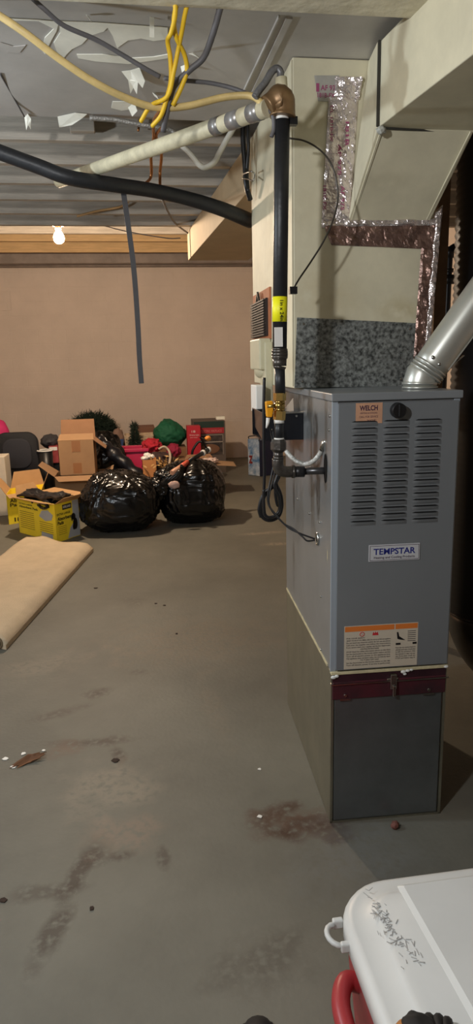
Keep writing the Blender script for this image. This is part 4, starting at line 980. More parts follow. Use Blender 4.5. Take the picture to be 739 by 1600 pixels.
MB().sheet([onL(.58, .6), onL(.66, .76), onL(.82, .8), onL(.94, .7), onL(.9, .56), onL(.74, .5)], .0006, nL).sheet([onL(.6, .08), onL(.9, .06), onL(.9, .18), onL(.62, .2)], .0006, nL).build('pad_picture', gw, bxk)
# puppy on the carton photo
def el_(u, z, ru, rz, n=14): return [onR(u+ru*math.cos(t*2*math.pi/n), z+rz*math.sin(t*2*math.pi/n))+nR*.0008 for t in range(n)]
m = MB()
for a in (el_(.74, .56, .09, .09), el_(.80, .36, .10, .16), el_(.67, .52, .03, .08), el_(.73, .28, .05, .08)): m.sheet(a, .0004, nR)
m.build('puppy_picture', ink, bxk)
# black folded pads inside
pk = mat('black_folded_pads', S(24, 24, 28), .35, bump=.3, bscale=20); cK = (K0+KB)/2
for i in range(4):
    m = MB(); dx = (random.random()-.5)*.05; c = V((cK.x+dx, cK.y+dx, zk-.045+i*.022))
    e1, e2 = (KR-K0)*.40, (KL-K0)*.40; rot = .15*(i-1.5)
    e1 = Matrix.Rotation(rot, 3, 'Z') @ e1; e2 = Matrix.Rotation(rot, 3, 'Z') @ e2
    n = 14; top = []; bot = []
    for a in range(n+1):
        for b in range(n+1):
            u, v_ = a/n*2-1, b/n*2-1; wob = 1+.12*noise.noise(V((u*3, v_*3, i)))
            q = c+e1*u*wob+e2*v_*wob; zz = .035*noise.noise(q*9+V((i*3, 0, 0)))+.014*noise.noise(q*24+V((0, i, 0)))
            top.append(q+V((0, 0, zz+.016))); bot.append(q+V((0, 0, zz-.002)))
    N = n+1; NN = N*N
    fs = [[a*N+b, a*N+b+1, (a+1)*N+b+1, (a+1)*N+b] for a in range(n) for b in range(n)]
    rim = [a*N for a in range(n)]+[n*N+b for b in range(n)]+[a*N+n for a in range(n, 0, -1)]+[b for b in range(n, 0, -1)]
    m.add(top+bot, fs+[[NN+k for k in f][::-1] for f in fs]+[[rim[k], rim[(k+1) % len(rim)], NN+rim[(k+1) % len(rim)], NN+rim[k]] for k in range(len(rim))], False)
    tag(m.build('folded_pad', pk), ['lowest black folded pad inside the open yellow carton', 'second black folded pad up in the open yellow carton', 'third black folded pad up in the open yellow carton', 'topmost black folded pad on the open yellow carton'][i], 'pad', 'black pads in the yellow carton')
# second yellow carton behind
Q0 = AZ(14, 820, 0); Q1 = AZ(44, 815, 0); qv = Q1-Q0; Q3 = V((Q0.x-.02, Q0.y+.36, 0)); Q1 = Q0+qv.normalized()*.36; Q2 = Q1+(Q3-Q0)
for q in (Q0, Q1, Q2, Q3): q.z = 0
zq = AY(12, 773, Q0.y).z
bq = empty('pad_carton', ((Q0.x+Q2.x)/2, (Q0.y+Q2.y)/2, 0), 'yellow carton with open flaps standing behind and left of the pad-filled one', 'carton')
frame_box([Q0, Q1, Q2, Q3], 0, zq).build('carton_body', yb_, bq)
for a, b, o_, d_ in ((Q0, Q1, (0, -.06), -.03), (Q1, Q2, (.06, 0), .14), (Q2, Q3, (0, .04), .16), (Q3, Q0, (-.08, 0), .12)):
    flap(a, b, zq, o_, d_).build('carton_flap', kraft, bq)
e_ = (Q1-Q0).normalized(); n_ = V((e_.y, -e_.x, 0)); b0_ = Q0+n_*.001
Each(text_mesh('EXTRA', b0_+e_*.03+V((0, 0, zq*.86)), e_, ZA, .02, .13, .001, .02), text_mesh('Absorbent', b0_+e_*.03+V((0, 0, zq*.72)), e_, ZA, .035, .27, .001, .02), text_mesh('Pads', b0_+e_*.03+V((0, 0, zq*.58)), e_, ZA, .035, .13, .001, .02),
     text_mesh('180', b0_+e_*.06+V((0, 0, zq*.08)), e_, ZA, .04, .11, .001, .03)).build('carton_lettering', ink, bq)
# white plastic crate at far left edge
a_ = AY(-34, 715, 7.05); b_ = AY(9, 760, 7.05); zb = 0; 
wc = MB().box((a_.x, 7.12, 0), (b_.x, 7.4, AY(5, 715, 7.05).z)); 
wco = wc.build('white_box', mat('offwhite_carton', S(206, 196, 178), .6, var=.05), bevel=.006); tag(wco, 'off-white upright carton cut by the left edge of the view', 'carton')

# cardboard box on another box
Yc = 7.2
X0 = AY(93, 730, Yc).x; X1 = AY(149, 730, Yc).x; zt_ = AY(120, 688, Yc).z; zb_ = AY(120, 741, Yc).z
dpt = .34
lowb = empty('cardboard_box', ((X0+X1)/2, Yc+.2, 0), 'lower open cardboard box with spread flaps under the taped box', 'cardboard box')
pp = [V((X0-.06, Yc-.02, 0)), V((X1+.08, Yc-.02, 0)), V((X1+.08, Yc+.38, 0)), V((X0-.06, Yc+.38, 0))]
frame_box(pp, 0, zb_-.012).build('box_body', cardb, lowb)
for a, b, o_, d_ in ((pp[0], pp[1], (0, -.16), -.03), (pp[1], pp[2], (.10, 0), .05), (pp[3], pp[0], (-.16, 0), .12)): flap(a, b, zb_-.012, o_, d_).build('box_flap', cardb, lowb)
up_ = empty('cardboard_box', ((X0+X1)/2, Yc+.2, zb_), 'plain brown taped cardboard box with raised flap, stacked on the open one', 'cardboard box')
m = frame_box([V((X0, Yc, 0)), V((X1, Yc, 0)), V((X1, Yc+dpt, 0)), V((X0, Yc+dpt, 0))], zb_-.010, zt_); m.build('box_body', cardb, up_)
flap(V((X1, Yc+dpt, 0)), V((X0, Yc+dpt, 0)), zt_, (0, .05), AY(120, 655, Yc+.4).z-zt_, .004, .02).build('box_flap', cardd, up_)
flap(V((X1, Yc, 0)), V((X1, Yc+dpt, 0)), zt_, (.12, 0), -.10).build('box_flap', cardd, up_)
MB().sheet([V((X0, Yc, zt_)), V((X1, Yc, zt_)), V((X1-.01, Yc+.16, zt_+.05)), V((X0+.01, Yc+.16, zt_+.05))], .004).build('box_flap', cardb, up_)
cm = (X0+X1)/2
MB().box((cm-.045, Yc-.0015, zt_-.12), (cm+.045, Yc-.0002, zt_-.005)).box((cm-.045, Yc-.0015, zb_+.01), (cm+.045, Yc-.0002, zb_+.12)).build('tape_strip', tape, up_)

# black upholstered chair back + dark items left
cbm = mat('black_mesh_fabric', S(24, 25, 30), .75, bump=.3, bscale=150)
ych = 8.05
x0_, x1_ = AY(-6, 710, ych).x, AY(62, 710, ych).x; zt_ = AY(30, 675, ych).z
ch = empty('padded_chair', ((x0_+x1_)/2, ych, 0), 'black padded chair with a broad rounded back at the far left', 'chair')
def slab(x0, x1, z0, z1, y, th, r, bulge):
    o = rr_(x0, z0, x1, z1, r); rings = []
    cx, cz_ = (x0+x1)/2, (z0+z1)/2
    for s_, yy in ((.92, y-th/2), (.98, y-th*.35), (1, y), (.98, y+th*.35), (.92, y+th/2)):
        rings.append([V((cx+(a-cx)*s_, yy, cz_+(b-cz_)*s_)) for a, b in o])
    return loft(MB(), rings)
slab(x0_, x1_, zt_-.52, zt_, ych, .09, .13, 0).build('backrest', cbm, ch)
slab(x0_+.08, x1_-.08, zt_-.42, zt_-.07, ych-.05, .03, .12, 0).build('back_cushion', mat('dark_grey_pad', S(42, 43, 50), .8), ch)
MB().box((x0_+.03, ych-.5, zt_-.6), (x1_-.03, ych+.02, zt_-.5)).build('seat', cbm, ch, bevel=.03)
MB().cyl(((x0_+x1_)/2, ych-.22, .06), ((x0_+x1_)/2, ych-.22, zt_-.6), .03, 12).build('gas_lift', black, ch)
m = MB()
for k in range(5): a = k*1.2566+.3; m.bar(((x0_+x1_)/2, ych-.22, .08), ((x0_+x1_)/2+.28*math.cos(a), ych-.22+.28*math.sin(a), .05), .04, .03); m.blob(((x0_+x1_)/2+.28*math.cos(a), ych-.22+.28*math.sin(a), .028), (.028, .028, .028), None, 2)
m.build('star_base', black, ch)
def at_box(px0, px1, pt, pb, y, d, z0=None):
    a = AY(px0, pt, y); b = AY(px1, pb, y); return a.x, b.x, (b.z if z0 is None else z0), a.z
# grey soft bag
x0, x1, z0, z1 = at_box(60, 92, 681, 697, 8.3, .3)
m = MB().blob(((x0+x1)/2, 8.45, (z0+z1)/2-.02), ((x1-x0)/2, .2, (z1-z0)/2+.02), lambda d, p: p*(1+.15*noise.noise(d*3)), 4)
tag(m.build('duffel_bag', mat('charcoal_nylon', S(54, 54, 58), .7, var=.2)), 'charcoal grey duffel bag behind the chair, on the red box', 'bag')
x0, x1, z0, z1 = at_box(76, 93, 697, 723, 8.25, .3)
m = MB().box((x0, 8.25, 0), (x1, 8.6, z0)); tag(m.build('black_tub', black, bevel=.01), 'black tub between the chair and the taped box', 'tub')
m = MB().box((x0, 8.22, z0+.002), (x1, 8.6, z1)); rbx = m.build('red_carton', mat('faded_red_carton', S(150, 60, 62), .6, var=.25, scale=14), bevel=.005); tag(rbx, 'faded red and white carton on the black tub beside the taped box', 'carton')
MB().box((x0+.01, 8.217, z1-.05), (x1-.01, 8.2195, z1-.01)).build('white_label', white, rbx)
# black bin with white rim
x0, x1, z0, z1 = at_box(66, 80, 702, 745, 8.15, .3)
bb = empty('waste_bin', ((x0+x1)/2, 7.95, 0), 'small black bin with a whitish rim right beside the chair back', 'bin')
c_ = ((x0+x1)/2+.01, 8.02); MB().cyl((c_[0], c_[1], 0), (c_[0], c_[1], z1), .07, 20, .085).build('bin_body', black, bb)
MB().tube([V((c_[0]+.085*math.cos(t*.314), c_[1]+.085*math.sin(t*.314), z1)) for t in range(20)], .010, 6, closed=True).build('bin_rim', white, bb)
# magenta cushion/ball at far left
p = AY(-8, 678, 8.2)
pinkm = mat('magenta_plush', S(190, 40, 100), .8)
tag(MB().blob((p.x-.02, 8.35, p.z-.03), (.16, .15, .2), lambda d, p: p*(1+.06*noise.noise(d*3)), 4).build('magenta_cushion', pinkm), 'magenta cushion peeking above the chair at the left edge', 'cushion')
tag(MB().box((p.x-.2, 8.2, 0), (p.x+.16, 8.55, p.z-.21)).build('storage_tote', mat('grey_tote', S(70, 70, 74), .6), bevel=.01), 'dark grey storage tote under the magenta cushion', 'tote')

# green tree bundle
yt = 10.1
def tree(cx, cy, cz, rx, ry, rz, n, name, label, col, ln=.09):
    m = MB(); rg = random.Random(int(cx*100)+n)
    for i in range(n):
        d = V((rg.gauss(0, 1), rg.gauss(0, 1), rg.gauss(0, 1))).normalized(); r = rg.random()**.35
        c = V((cx+d.x*rx*r, cy+d.y*ry*r, cz+d.z*rz*r))
        if c.z < .01: c.z = .02
        dd = (d+V((rg.gauss(0, .5), rg.gauss(0, .5), rg.gauss(0, .5)))).normalized(); L2 = ln*(.6+.6*rg.random()); sd = dd.orthogonal().normalized()*(.004+.006*rg.random())*ln/.09
        m.add([c-sd, c+sd, c+dd*L2+sd*.2, c+dd*L2-sd*.2], [[0, 1, 2, 3]])
        s2 = dd.cross(sd).normalized()*sd.length
        m.add([c-s2, c+s2, c+dd*L2+s2*.2, c+dd*L2-s2*.2], [[0, 1, 2, 3]])
    return m
grn = mat('dark_green_needles', S(38, 54, 42), .8, var=.25, scale=10)
pc = AY(144, 668, yt); tr = empty('artificial_tree', (pc.x, yt, 0), 'bushy dark green artificial tree bundle behind the taped cardboard box', 'artificial tree')
tree(pc.x, yt, pc.z-.1, .36, .3, .30, 5200, '', '', grn).build('needles', grn, tr)
MB().cyl((pc.x, yt, 0), (pc.x, yt, pc.z), .03, 10).build('trunk', woodstud, tr)
tree(pc.x-.05, yt, .35, .34, .26, .35, 1800, '', '', grn).build('lower_needles', grn, tr)
# black long bag leaning
p0, p1 = AY(147, 678, 7.9), AY(215, 738, 7.2)
m = MB().tube(smooth([AY(152, 684, 7.86), AY(165, 696, 7.85), AY(182, 712, 7.84), AY(205, 733, 7.8), AY(226, 757, 7.75)], 6), [.05+.012*math.sin(i*1.3) + .03*min(1, i/14) for i in range(25)], 16)
for p in m.v: p += V((.02*noise.noise(p*6), .02*noise.noise(p*6+V((3, 3, 3))), .02*noise.noise(p*5)))
tag(m.build('long_black_bag', mat('black_nylon', S(20, 21, 28), .4, bump=.3, bscale=20)), 'long rolled black plastic bag leaning down beside the taped box', 'bag')
m = MB().blob((AY(166, 725, 8.0).x, 8.14, .36), (.24, .15, .38), lambda d, p: p*(1+.15*noise.noise(d*2.6)+.05*noise.noise(d*8)), 5)
for p in m.v: p.z = max(p.z, .004)
tag(m.build('garbage_bag', bagm), 'dull black garbage bag slumped behind the left shiny bag', 'garbage bag')
# blue crate
def crate(name, px0, px1, pt, pb, y, d, m_, label, cat, slats=5, base=None):
    x0, x1, z0, z1 = at_box(px0, px1, pt, pb, y, d)
    if base is not None: z0 = base
    m = MB(); t = .012
    for k in range(slats):
        za = z0+(z1-z0)*k/slats; zb2 = za+(z1-z0)/slats*.55
        m.box((x0, y, za), (x1, y+t, zb2)); m.box((x0, y+d-t, za), (x1, y+d, zb2)); m.box((x0, y+t, za), (x0+t, y+d-t, zb2)); m.box((x1-t, y+t, za), (x1, y+d-t, zb2))
    n = max(3, int((x1-x0)/.06))
    for k in range(n+1):
        x = x0+(x1-x0-t)*k/n; m.box((x, y-.002, z0), (x+t, y+t+.002, z1)); m.box((x, y+d-t-.002, z0), (x+t, y+d+.002, z1))
    m.box((x0-.008, y-.008, z1-.02), (x1+.008, y, z1+.004)); m.box((x0-.008, y+d, z1-.02), (x1+.008, y+d+.008, z1+.004)); m.box((x0-.008, y, z1-.02), (x0, y+d, z1+.004)); m.box((x1, y, z1-.02), (x1+.008, y+d, z1+.004))
    m.box((x0, y, z0), (x1, y+d, z0+.01))
    return tag(m.build(name, m_), label, cat), (x0, x1, z0, z1)
crate('blue_crate', 170, 193, 691, 705, 9.0, .28, mat('blue_plastic', S(42, 72, 120), .5), 'blue slatted plastic crate left of the wicker basket', 'crate', 8, 0)
wick = mat('pale_wicker', S(190, 168, 140), .8, var=.15, scale=30)
crate('wicker_basket', 195, 240, 681, 704, 9.05, .3, wick, 'pale wicker basket with dark-lined slots in front of the back wall', 'basket', 14, 0)
x0, x1, z0, z1 = at_box(212, 243, 668, 700, 9.8, .3)
tag(MB().box((x0, 9.8, 0), (x1, 10.2, z1)).build('brown_carton', mat('brown_carton', S(128, 90, 70), .8), bevel=.004), 'plain dark brown carton standing behind the wicker basket', 'carton')
p = AY(184, 682, 9.3)
tag(MB().blob((p.x, 9.4, p.z-.1), (.09, .08, .2), lambda d, q: q*(1+.15*noise.noise(d*3)), 4).build('wrapped_bundle', mat('taupe_cloth', S(130, 104, 90), .8)), 'taupe cloth bundle between the green tree and the wicker basket', 'cloth bundle')
tag(MB().box((p.x-.1, 9.3, 0), (p.x+.1, 9.5, p.z-.31)).build('brown_carton', cardd, bevel=.004), 'low cardboard carton under the taupe cloth bundle', 'carton')
# small green tree in basket
p = AY(211, 690, 8.8)
st2 = empty('small_artificial_tree', (p.x, 8.83, p.z-.2), 'small narrow dark green artificial tree standing in front of the wicker basket', 'artificial tree')
m = MB()
for zz, rr3, nn in ((-.08, .09, 500), (.0, .075, 400), (.07, .05, 250), (.14, .035, 160), (.19, .04, 200)): m = join(m, tree(p.x, 8.83, p.z+zz, rr3, rr3, .05, nn, '', '', grn, .05))
m.build('needles', grn, st2); MB().cyl((p.x, 8.83, 0), (p.x, 8.83, p.z+.15), .012, 8).build('trunk', woodstud, st2)
# pink tote
x0, x1, z0, z1 = at_box(190, 232, 703, 722, 8.35, .4)
pt_ = empty('pink_tote', ((x0+x1)/2, 8.4, 0), 'raspberry pink plastic storage tub in front of the wicker basket', 'tub')
ptm = mat('raspberry_plastic', S(196, 40, 84), .45)
m = frame_box([V((x0+.02, 8.35, 0)), V((x1-.02, 8.35, 0)), V((x1-.02, 8.68, 0)), V((x0+.02, 8.68, 0))], 0, z1, .006); m.build('tub_body', ptm, pt_)
MB().box((x0-.01, 8.32, z1-.03), (x1+.01, 8.35, z1+.01)).box((x0-.01, 8.68, z1-.03), (x1+.01, 8.71, z1+.01)).box((x0-.01, 8.35, z1-.03), (x0+.018, 8.68, z1+.01)).box((x1-.018, 8.35, z1-.03), (x1+.01, 8.68, z1+.01)).build('tub_rim', ptm, pt_, bevel=.006)
# red fabric
redf = mat('red_cloth', S(176, 30, 48), .8, var=.2, scale=12)
p = AY(238, 697, 8.35)
tag(MB().blob((p.x, 8.45, p.z-.01), (.12, .15, .09), lambda d, q: q*(1+.3*noise.noise(d*2.6)+.08*noise.noise(d*7)), 5).build('red_cloth', redf), 'bright red crumpled cloth spilling over the pink tub', 'cloth')
p = AY(272, 702, 8.5)
tag(MB().blob((p.x, 8.6, p.z-.03), (.09, .1, .09), lambda d, q: q*(1+.25*noise.noise(d*2.6)), 4).build('crimson_cloth', mat('crimson_cloth', S(150, 30, 62), .8)), 'dark crimson cloth below the green cloth bag', 'cloth')
tag(MB().box((p.x-.18, 8.5, 0), (p.x+.14, 8.8, p.z-.13)).build('brown_carton', cardd, bevel=.004), 'low brown carton under the dark crimson cloth', 'carton')
# small tan box with white items
x0, x1, z0, z1 = at_box(222, 245, 719, 734, 7.3, .3)
sb = empty('open_small_box', ((x0+x1)/2, 7.4, 0), 'small orange-tan open box behind the garbage bags', 'cardboard box')
frame_box([V((x0, 7.3, 0)), V((x1, 7.3, 0)), V((x1, 7.5, 0)), V((x0, 7.5, 0))], 0, z1).build('box_body', mat('orange_tan_card', S(196, 132, 78), .8), sb)
m = MB()
for i in range(5): m.blob((x0+.02+.03*i, 7.33+.03*(i % 3), z1-.0+.02*(i % 2)), (.03, .03, .02), lambda d, q: q*(1+.3*noise.noise(d*3)), 3)
for i, (dx, dz) in enumerate(((.03, .02), (.10, .03), (.06, .045))):
    tag(MB().blob((x0+dx, 7.36+.04*i, z1-.01+dz), (.04, .04, .025), lambda d, q: q*(1+.4*noise.noise(d*3+V((i, 0, 0)))), 3).build('crumpled_paper', white), ['crumpled white paper at the left of the small tan box', 'crumpled white paper at the right of the small tan box', 'crumpled white paper on top of the small tan box'][i], 'paper', 'papers in the small tan box')
# curved pale wreath frame
wp = smooth([AY(248, 702, 7.8), AY(256, 698, 7.8), AY(263, 703, 7.8), AY(266, 712, 7.75), AY(265, 722, 7.7), AY(262, 735, 7.6)], 5)
m = MB(); wp = wp + [V((wp[-1].x-.02, wp[-1].y, .25)), V((wp[-1].x-.03, wp[-1].y, .004))]; m.tube(wp, .014, 8); tag(m.build('pale_strap_handle', mat('cream_strap', S(190, 172, 150), .7)), 'cream curved strap handle arching above the garbage bags', 'strap')
m = MB().blob((AY(250, 715, 8).x, 8.0, AY(250, 715, 8).z-.06), (.2, .15, .12), lambda d, q: q*(1+.25*noise.noise(d*2.6)+.1*noise.noise(d*7)), 5)
tag(m.build('dark_cloth_heap', mat('dark_brown_cloth', S(62, 44, 42), .85, var=.4, scale=12)), 'dark brown cloth heap between the pink tub and the open ornament box', 'cloth')
tag(MB().box((AY(250, 715, 8).x-.18, 7.86, 0), (AY(250, 715, 8).x+.18, 8.14, AY(250, 715, 8).z-.17)).build('brown_carton', cardd, bevel=.004), 'brown carton under the dark brown cloth heap', 'carton')
# leafy gold decoration
m = MB(); rg = random.Random(8)
c_ = AY(262, 727, 7.2)
for i in range(50):
    d = V((rg.gauss(0, 1), rg.gauss(0, 1), abs(rg.gauss(0, 1)))).normalized(); c = c_+V((rg.gauss(0, .07), rg.gauss(0, .03), rg.gauss(0, .03))); s_ = d.orthogonal().normalized()*.012
    m.add([c, c+d*.03+s_, c+d*.07, c+d*.03-s_], [[0, 1, 2, 3]])
tag(m.build('gold_leaf_garland', mat('gold_tan_leaves', S(176, 138, 84), .6)), 'gold-tan leaf garland lying just above the garbage bags', 'garland', None, 'stuff')
# green cloth bag and its box
gg = mat('green_canvas', S(22, 96, 66), .75, bump=.3, bscale=18)
xl, xr_ = AY(240, 680, 9.3).x, AY(293, 680, 9.3).x; zt_ = AY(262, 655, 9.3).z; zb_ = AY(262, 698, 9.3).z
def gfn(d, q):
    k = 1+.12*noise.noise(d*2.2+V((4, 0, 0)))+.06*(1-abs(noise.noise(d*4))*2)
    q = q*k
    if d.z > 0: q.x *= (1-.35*d.z); q.x -= .03*d.z
    return q
m = MB().blob(((xl+xr_)/2, 9.5, (zt_+zb_)/2-.02), ((xr_-xl)/2*.98, .22, (zt_-zb_)/2*1.0), gfn, 5)
tag(m.build('green_cloth_bag', gg), 'large peaked green cloth bag in the heap against the back wall', 'bag')
tag(MB().box((xl, 9.32, 0), (xr_-.02, 9.7, zb_-.02)).build('brown_carton', cardd, bevel=.004), 'dark carton under the green cloth bag', 'carton')
x0, x1, z0, z1 = at_box(292, 314, 666, 697, 9.1, .1)
rb_ = empty('red_box', ((x0+x1)/2, 9.2, 0), 'tall red box with small white print standing right of the green cloth bag', 'box')
MB().box((x0, 9.1, 0), (x1, 9.28, z1)).build('box_body', mat('red_carton', S(188, 34, 50), .5), rb_, bevel=.003)
for t_ in (text_mesh('18', ((x0+x1)/2-.03, 9.099, z1-.09), XA, ZA, .03, .05), text_mesh('Christmas Lights', (x0+.03, 9.099, z1-.13), XA, ZA, .018, .13), text_mesh('indoor outdoor', (x0+.04, 9.099, z1-.16), XA, ZA, .012, .1)): t_.build('box_lettering', white, rb_)
# fireplace box
x0, x1, z0, z1 = at_box(303, 351, 659, 715, 9.3, .5)
fbx = empty('fireplace_box', ((x0+x1)/2, 9.5, 0), 'tall carton with a red band and a dark fireplace picture against the back wall', 'carton')
MB().box((x0, 9.3, 0), (x1+.02, 9.85, z1)).build('box_body', mat('grey_brown_carton', S(98, 86, 78), .6), fbx, bevel=.004)
MB().box((x0, 9.295, z1-.09), (x1, 9.2995, z1-.002)).build('green_band', mat('dark_green_print', S(30, 52, 44), .5), fbx)
MB().box((x0+.05, 9.293, z1-.17), (x1, 9.2995, z1-.09)).build('red_band', mat('red_print', S(170, 40, 48), .5), fbx)
text_mesh('ELECTRIC FIREPLACE', (x0+.09, 9.292, z1-.15), XA, ZA, .03, (x1-x0)*.7).build('band_lettering', mat('pink_print', S(216, 130, 130), .6), fbx)
MB().box((x0+.06, 9.293, z0+.05), (x1-.02, 9.2995, z1-.19)).build('picture', mat('fireplace_picture', S(84, 72, 66), .5, col2=S(30, 24, 24), scale=9), fbx)
MB().box((x0+.055, 9.290, z1-.195), (x1-.015, 9.293, z1-.187)).box((x0+.055, 9.290, z0+.2), (x0+.063, 9.293, z1-.19)).box((x1-.023, 9.290, z0+.05), (x1-.015, 9.293, z1-.19)).box((x0+.055, 9.290, z0+.22), (x1-.015, 9.293, z0+.235)).build('mantel_lines', mat('pale_mantel_print', S(160, 148, 136), .5), fbx)
MB().blob(((x0+x1)/2, 9.289, z0+.13), (.14, .003, .07), None, 3).build('flame_picture', mat('ember_print', S(120, 84, 60), .6), fbx)
x0b, x1b, z0b, z1b = at_box(338, 346, 651, 658, 9.5, .1)
tag(MB().box((x0b, 9.5, z1), (x1b+.05, 9.6, z1b)).build('cream_candle_box', creamp, bevel=.004), 'small cream box on top of the fireplace carton', 'box')
# dark angular thing in front
tag(MB().tube(smooth([V((AY(299, 720, 8.6).x, 8.6, .02)), AY(300, 712, 8.6), AY(303, 700, 8.6), AY(312, 690, 8.6), AY(322, 700, 8.55), V((AY(326, 720, 8.5).x, 8.5, .02))], 4), .016, 8).build('bent_black_bar', black), 'bent black bar leaning before the fireplace carton', 'bar')
# open ornament box
yo = 7.6
x0, x1, z0, z1 = at_box(288, 340, 727, 760, yo, .5)
z1 = AY(310, 728, yo).z
ob = empty('ornament_box', ((x0+x1)/2, yo+.2, 0), 'open brown box overflowing with ornaments right of the garbage bags', 'cardboard box')
pp = [V((x0, yo, 0)), V((x1, yo, 0)), V((x1+.02, yo+.4, 0)), V((x0+.02, yo+.4, 0))]
dcb = mat('dull_brown_carton', S(112, 88, 70), .8, var=.1)
frame_box(pp, 0, z1).build('box_body', dcb, ob)
flap(pp[0], pp[1], z1, (-.02, -.10), -.08, .004, .25).build('box_flap', cardb, ob)
flap(pp[1], pp[2], z1, (.22, -.02), -.02, .004, .06).build('box_flap', cardb, ob)
flap(pp[3], pp[0], z1, (-.10, 0), .03).build('box_flap', cardd, ob)
flap(pp[2], pp[3], z1, (0, .08), .07).build('box_flap', cardd, ob)
rg = random.Random(3); ocols = [('dark_red', (120, 30, 36)), ('brown', (78, 52, 44)), ('dark_green', (38, 52, 40)), ('pale_gold', (176, 150, 110)), ('white', (210, 200, 190))]
omats = [mat('ornament_'+n, S(*c), .35) for n, c in ocols]
onames = ['dark red', 'brown', 'dark green', 'pale gold', 'white']
for i in range(16):
    k = [0, 1, 2, 3, 1, 0, 4][i % 7]; u, v_ = (i % 6+.5)/6, (i//6+.5)/3
    c = V((x0+.05+(x1-x0-.1)*u+.01, yo+.06+.28*v_, z1-.0+.02*rg.random()+.01*(i % 3)))
    e = MB().blob(c, (.036, .036, .036), None, 3).cyl(c+V((0, 0, .034)), c+V((0, 0, .046)), .008, 8)
    tag(e.build('ornament', omats[k]), '%s ornament, %s from left in the %s row of the open box' % (onames[k], ['first', 'second', 'third', 'fourth', 'fifth', 'sixth'][i % 6], ['front', 'middle', 'back'][i//6]), 'ornament', 'ornaments heaped in the open box')
m = MB().blob((x1-.07, yo+.12, z1+.035), (.10, .08, .035), lambda d, q: q*(1+.3*noise.noise(d*3)+.1*noise.noise(d*8)), 5)
tag(m.build('white_fleece', mat('white_fleece', S(214, 190, 180), .9)), 'pale crumpled fleece at the right of the open ornament box', 'cloth')
# base to ornaments so that they rest
MB().box((x0+.01, yo+.01, z1-.08), (x1-.005, yo+.39, z1-.035)).build('packing_sheet', cardd, ob)
# stick with orange end
sa = AY(270, 742, 6.16)
stk = empty('toy_torch', sa, 'long stick with pink-orange and black sections lying across the heap', 'stick')
WM[stk.name] = Matrix.Translation(sa)
c1, c2, c3, c4 = AY(268, 739, 6.16), AY(282, 730, 6.26), AY(293, 722, 6.36), AY(325, 703, 6.62)
MB().tube([c1, c2], .024, 12).build('pale_section', mat('pale_peach', S(224, 170, 140), .5), stk)
MB().tube([c2, c3], .024, 12).build('pink_section', mat('salmon_pink', S(214, 96, 74), .5), stk)
MB().tube([c3, c4], .020, 12).build('black_handle', black, stk)
MB().tube([c4, c4+(c4-c3)*.05], .03, 12).tube([c3+(c4-c3)*.72, c3+(c4-c3)*.78], .03, 12).build('white_collar', white, stk)
c5 = AY(326, 688, 6.62)
MB().blob(AY(325, 685, 6.62), (.03, .02, .025), lambda d, q: q*(1+.3*noise.noise(d*3)), 3).build('orange_tip', mat('orange_gold', S(236, 150, 60), .5), stk)
MB().tube([c4, AY(312, 683, 6.62), c5], .008, 6).build('black_wire', black, stk)

# blue tote bag near wall
yb3 = 8.85
x0, x1 = AY(389, 715, yb3).x, AY(404, 715, yb3).x; z1 = AY(395, 687, yb3).z
tb = empty('tote_bag', (x0+.15, yb3+.1, 0), 'blue and white patterned shopping bag standing on the floor left of the furnace', 'bag')
m = MB(); d0 = V((x0, yb3+.10, 0)); d1 = V((x1, yb3-.05, 0)); d2 = d1+V((.25, .10, 0)); d3 = d0+V((.25, .14, 0))
for q in (d0, d1, d2, d3): q.z = .003
m.prism([d0, d1, d2, d3], [q+V((.0, 0, z1)) for q in (d0, d1, d2, d3)]); 
m.build('bag_body', mat('blue_cloudy_print', S(70, 110, 150), .5, col2=S(190, 200, 210), scale=9), tb, bevel=.01)
MB().prism([d1+V((.003, -.006, .0)), d2+V((.003, -.006, 0)), d2+V((.003, -.002, 0)), d1+V((.003, -.002, 0))], [q+V((0, 0, z1-.01)) for q in (d1+V((.003, -.006, 0)), d2+V((.003, -.006, 0)), d2+V((.003, -.002, 0)), d1+V((.003, -.002, 0)))]).build('navy_side', mat('navy_side', S(24, 30, 56), .5), tb)
e_ = (d1-d0).normalized(); n_ = V((e_.y, -e_.x, 0))
text_mesh('Z', d0+e_*.02+n_*.004+V((0, 0, z1*.35)), e_, ZA, .10, .07, .002, .06).build('bag_letter', mat('red_brown_print', S(120, 40, 36), .5), tb)
ht = smooth([d0+V((.02, 0, z1)), d0+V((.02, -.0, z1+.03)), (d0+d1)/2+V((.03, 0, z1+.045)), d1+V((-.0, 0, z1+.03)), d1+V((0, 0, z1-.02))], 4)
MB().tube(ht, .007, 8).build('bag_handle', bc, tb)

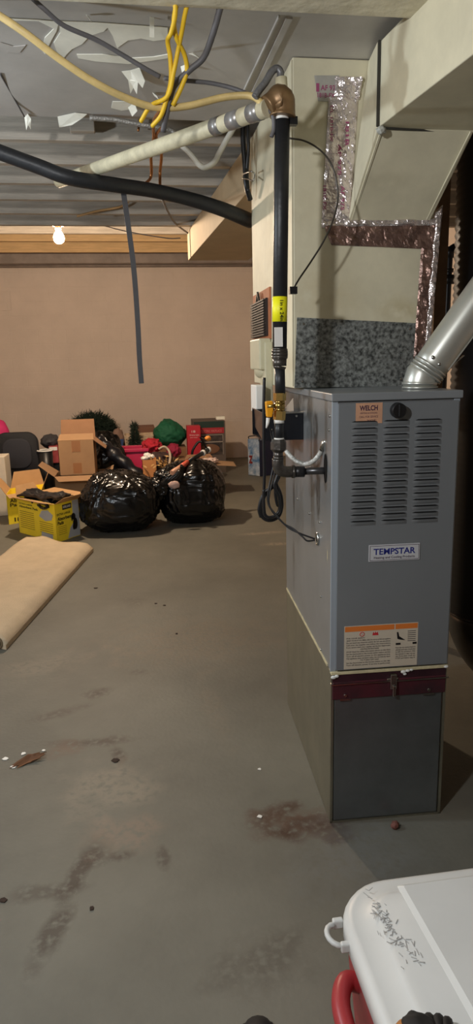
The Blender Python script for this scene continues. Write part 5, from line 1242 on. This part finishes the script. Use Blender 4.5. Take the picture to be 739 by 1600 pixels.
# ------------------------------------------------------------------ floor debris
brn = mat('brown_dry_leaf', S(112, 74, 46), .8, var=.2); 
p = AZ(46, 1190, 0)
m = MB()
for a, l, w_ in ((.3, .07, .028), (.8, .06, .02), (-.1, .05, .02), (.5, .08, .012)):
    d = V((math.cos(a), math.sin(a), 0)); s_ = V((-d.y, d.x, 0))*w_
    m.sheet([p-d*l, p-s_*.6+V((0, 0, .004)), p+d*l*.9+V((0, 0, .012)), p+s_*.8+V((0, 0, .018))], .002)
for q in m.v: q.z = max(q.z, .001)+.001
tag(m.build('dry_leaf_scrap', brn), 'torn brown curled scrap lying on the floor at lower left', 'scrap')
def chip(px, py, s, m_, label, name='paint_chip'):
    c = AZ(px, py, .001); rg2 = random.Random(px*7+py)
    pts = [c+V((s*math.cos(t*1.05)*(.6+.7*rg2.random()), s*math.sin(t*1.05)*(.6+.7*rg2.random()), .0)) for t in range(6)]
    tag(MB().sheet(pts, .002, (0, 0, 1)).build(name, m_), label, 'debris')
chip(9, 1186, .012, white, 'white paint chip on the floor, farthest left beside the brown scrap')
chip(36, 1178, .010, white, 'white paint chip on the floor just above the brown scrap')
chip(68, 1173, .007, white, 'small white paint chip right of the brown scrap')
chip(22, 1198, .012, white, 'pale paper chip touching the left end of the brown scrap')
chip(405, 1202, .007, white, 'lone white speck on the floor left of the furnace base')
chip(406, 1276, .008, white, 'white speck at the left edge of the rust stain')
chip(181, 1188, .016, mat('dark_crumb', S(52, 38, 30), .9), 'dark crumb on the floor at the right end of the long scuff', 'crumb')
chip(243, 943, .010, MATS['dark_crumb'], 'left of two dark crumbs on the mid floor', 'crumb')
chip(257, 946, .010, MATS['dark_crumb'], 'right of two dark crumbs on the mid floor', 'crumb')
chip(276, 990, .010, MATS['dark_crumb'], 'single dark crumb on the mid floor nearer than the pair', 'crumb')
chip(149, 919, .016, MATS['dark_crumb'], 'flat dark crumb on the floor right of the carpet', 'crumb')
chip(4, 1407, .011, MATS['dark_crumb'], 'black crumb on the floor at the lower left edge', 'crumb')
chip(143, 1419, .008, MATS['dark_crumb'], 'small dark crumb on the near floor at lower left', 'crumb')
p = AZ(617, 1290, .012)
m = MB().blob((p.x, p.y, .013), (.013, .010, .012), lambda d, q: q*(1+.4*noise.noise(d*2)), 3).blob((p.x+.006, p.y+.012, .010), (.011, .009, .009), lambda d, q: q*(1+.4*noise.noise(d*3)), 3)
tag(m.build('reddish_pebble', mat('reddish_stone', S(120, 76, 66), .8, var=.2)), 'small reddish lump on the floor in front of the furnace base', 'pebble')
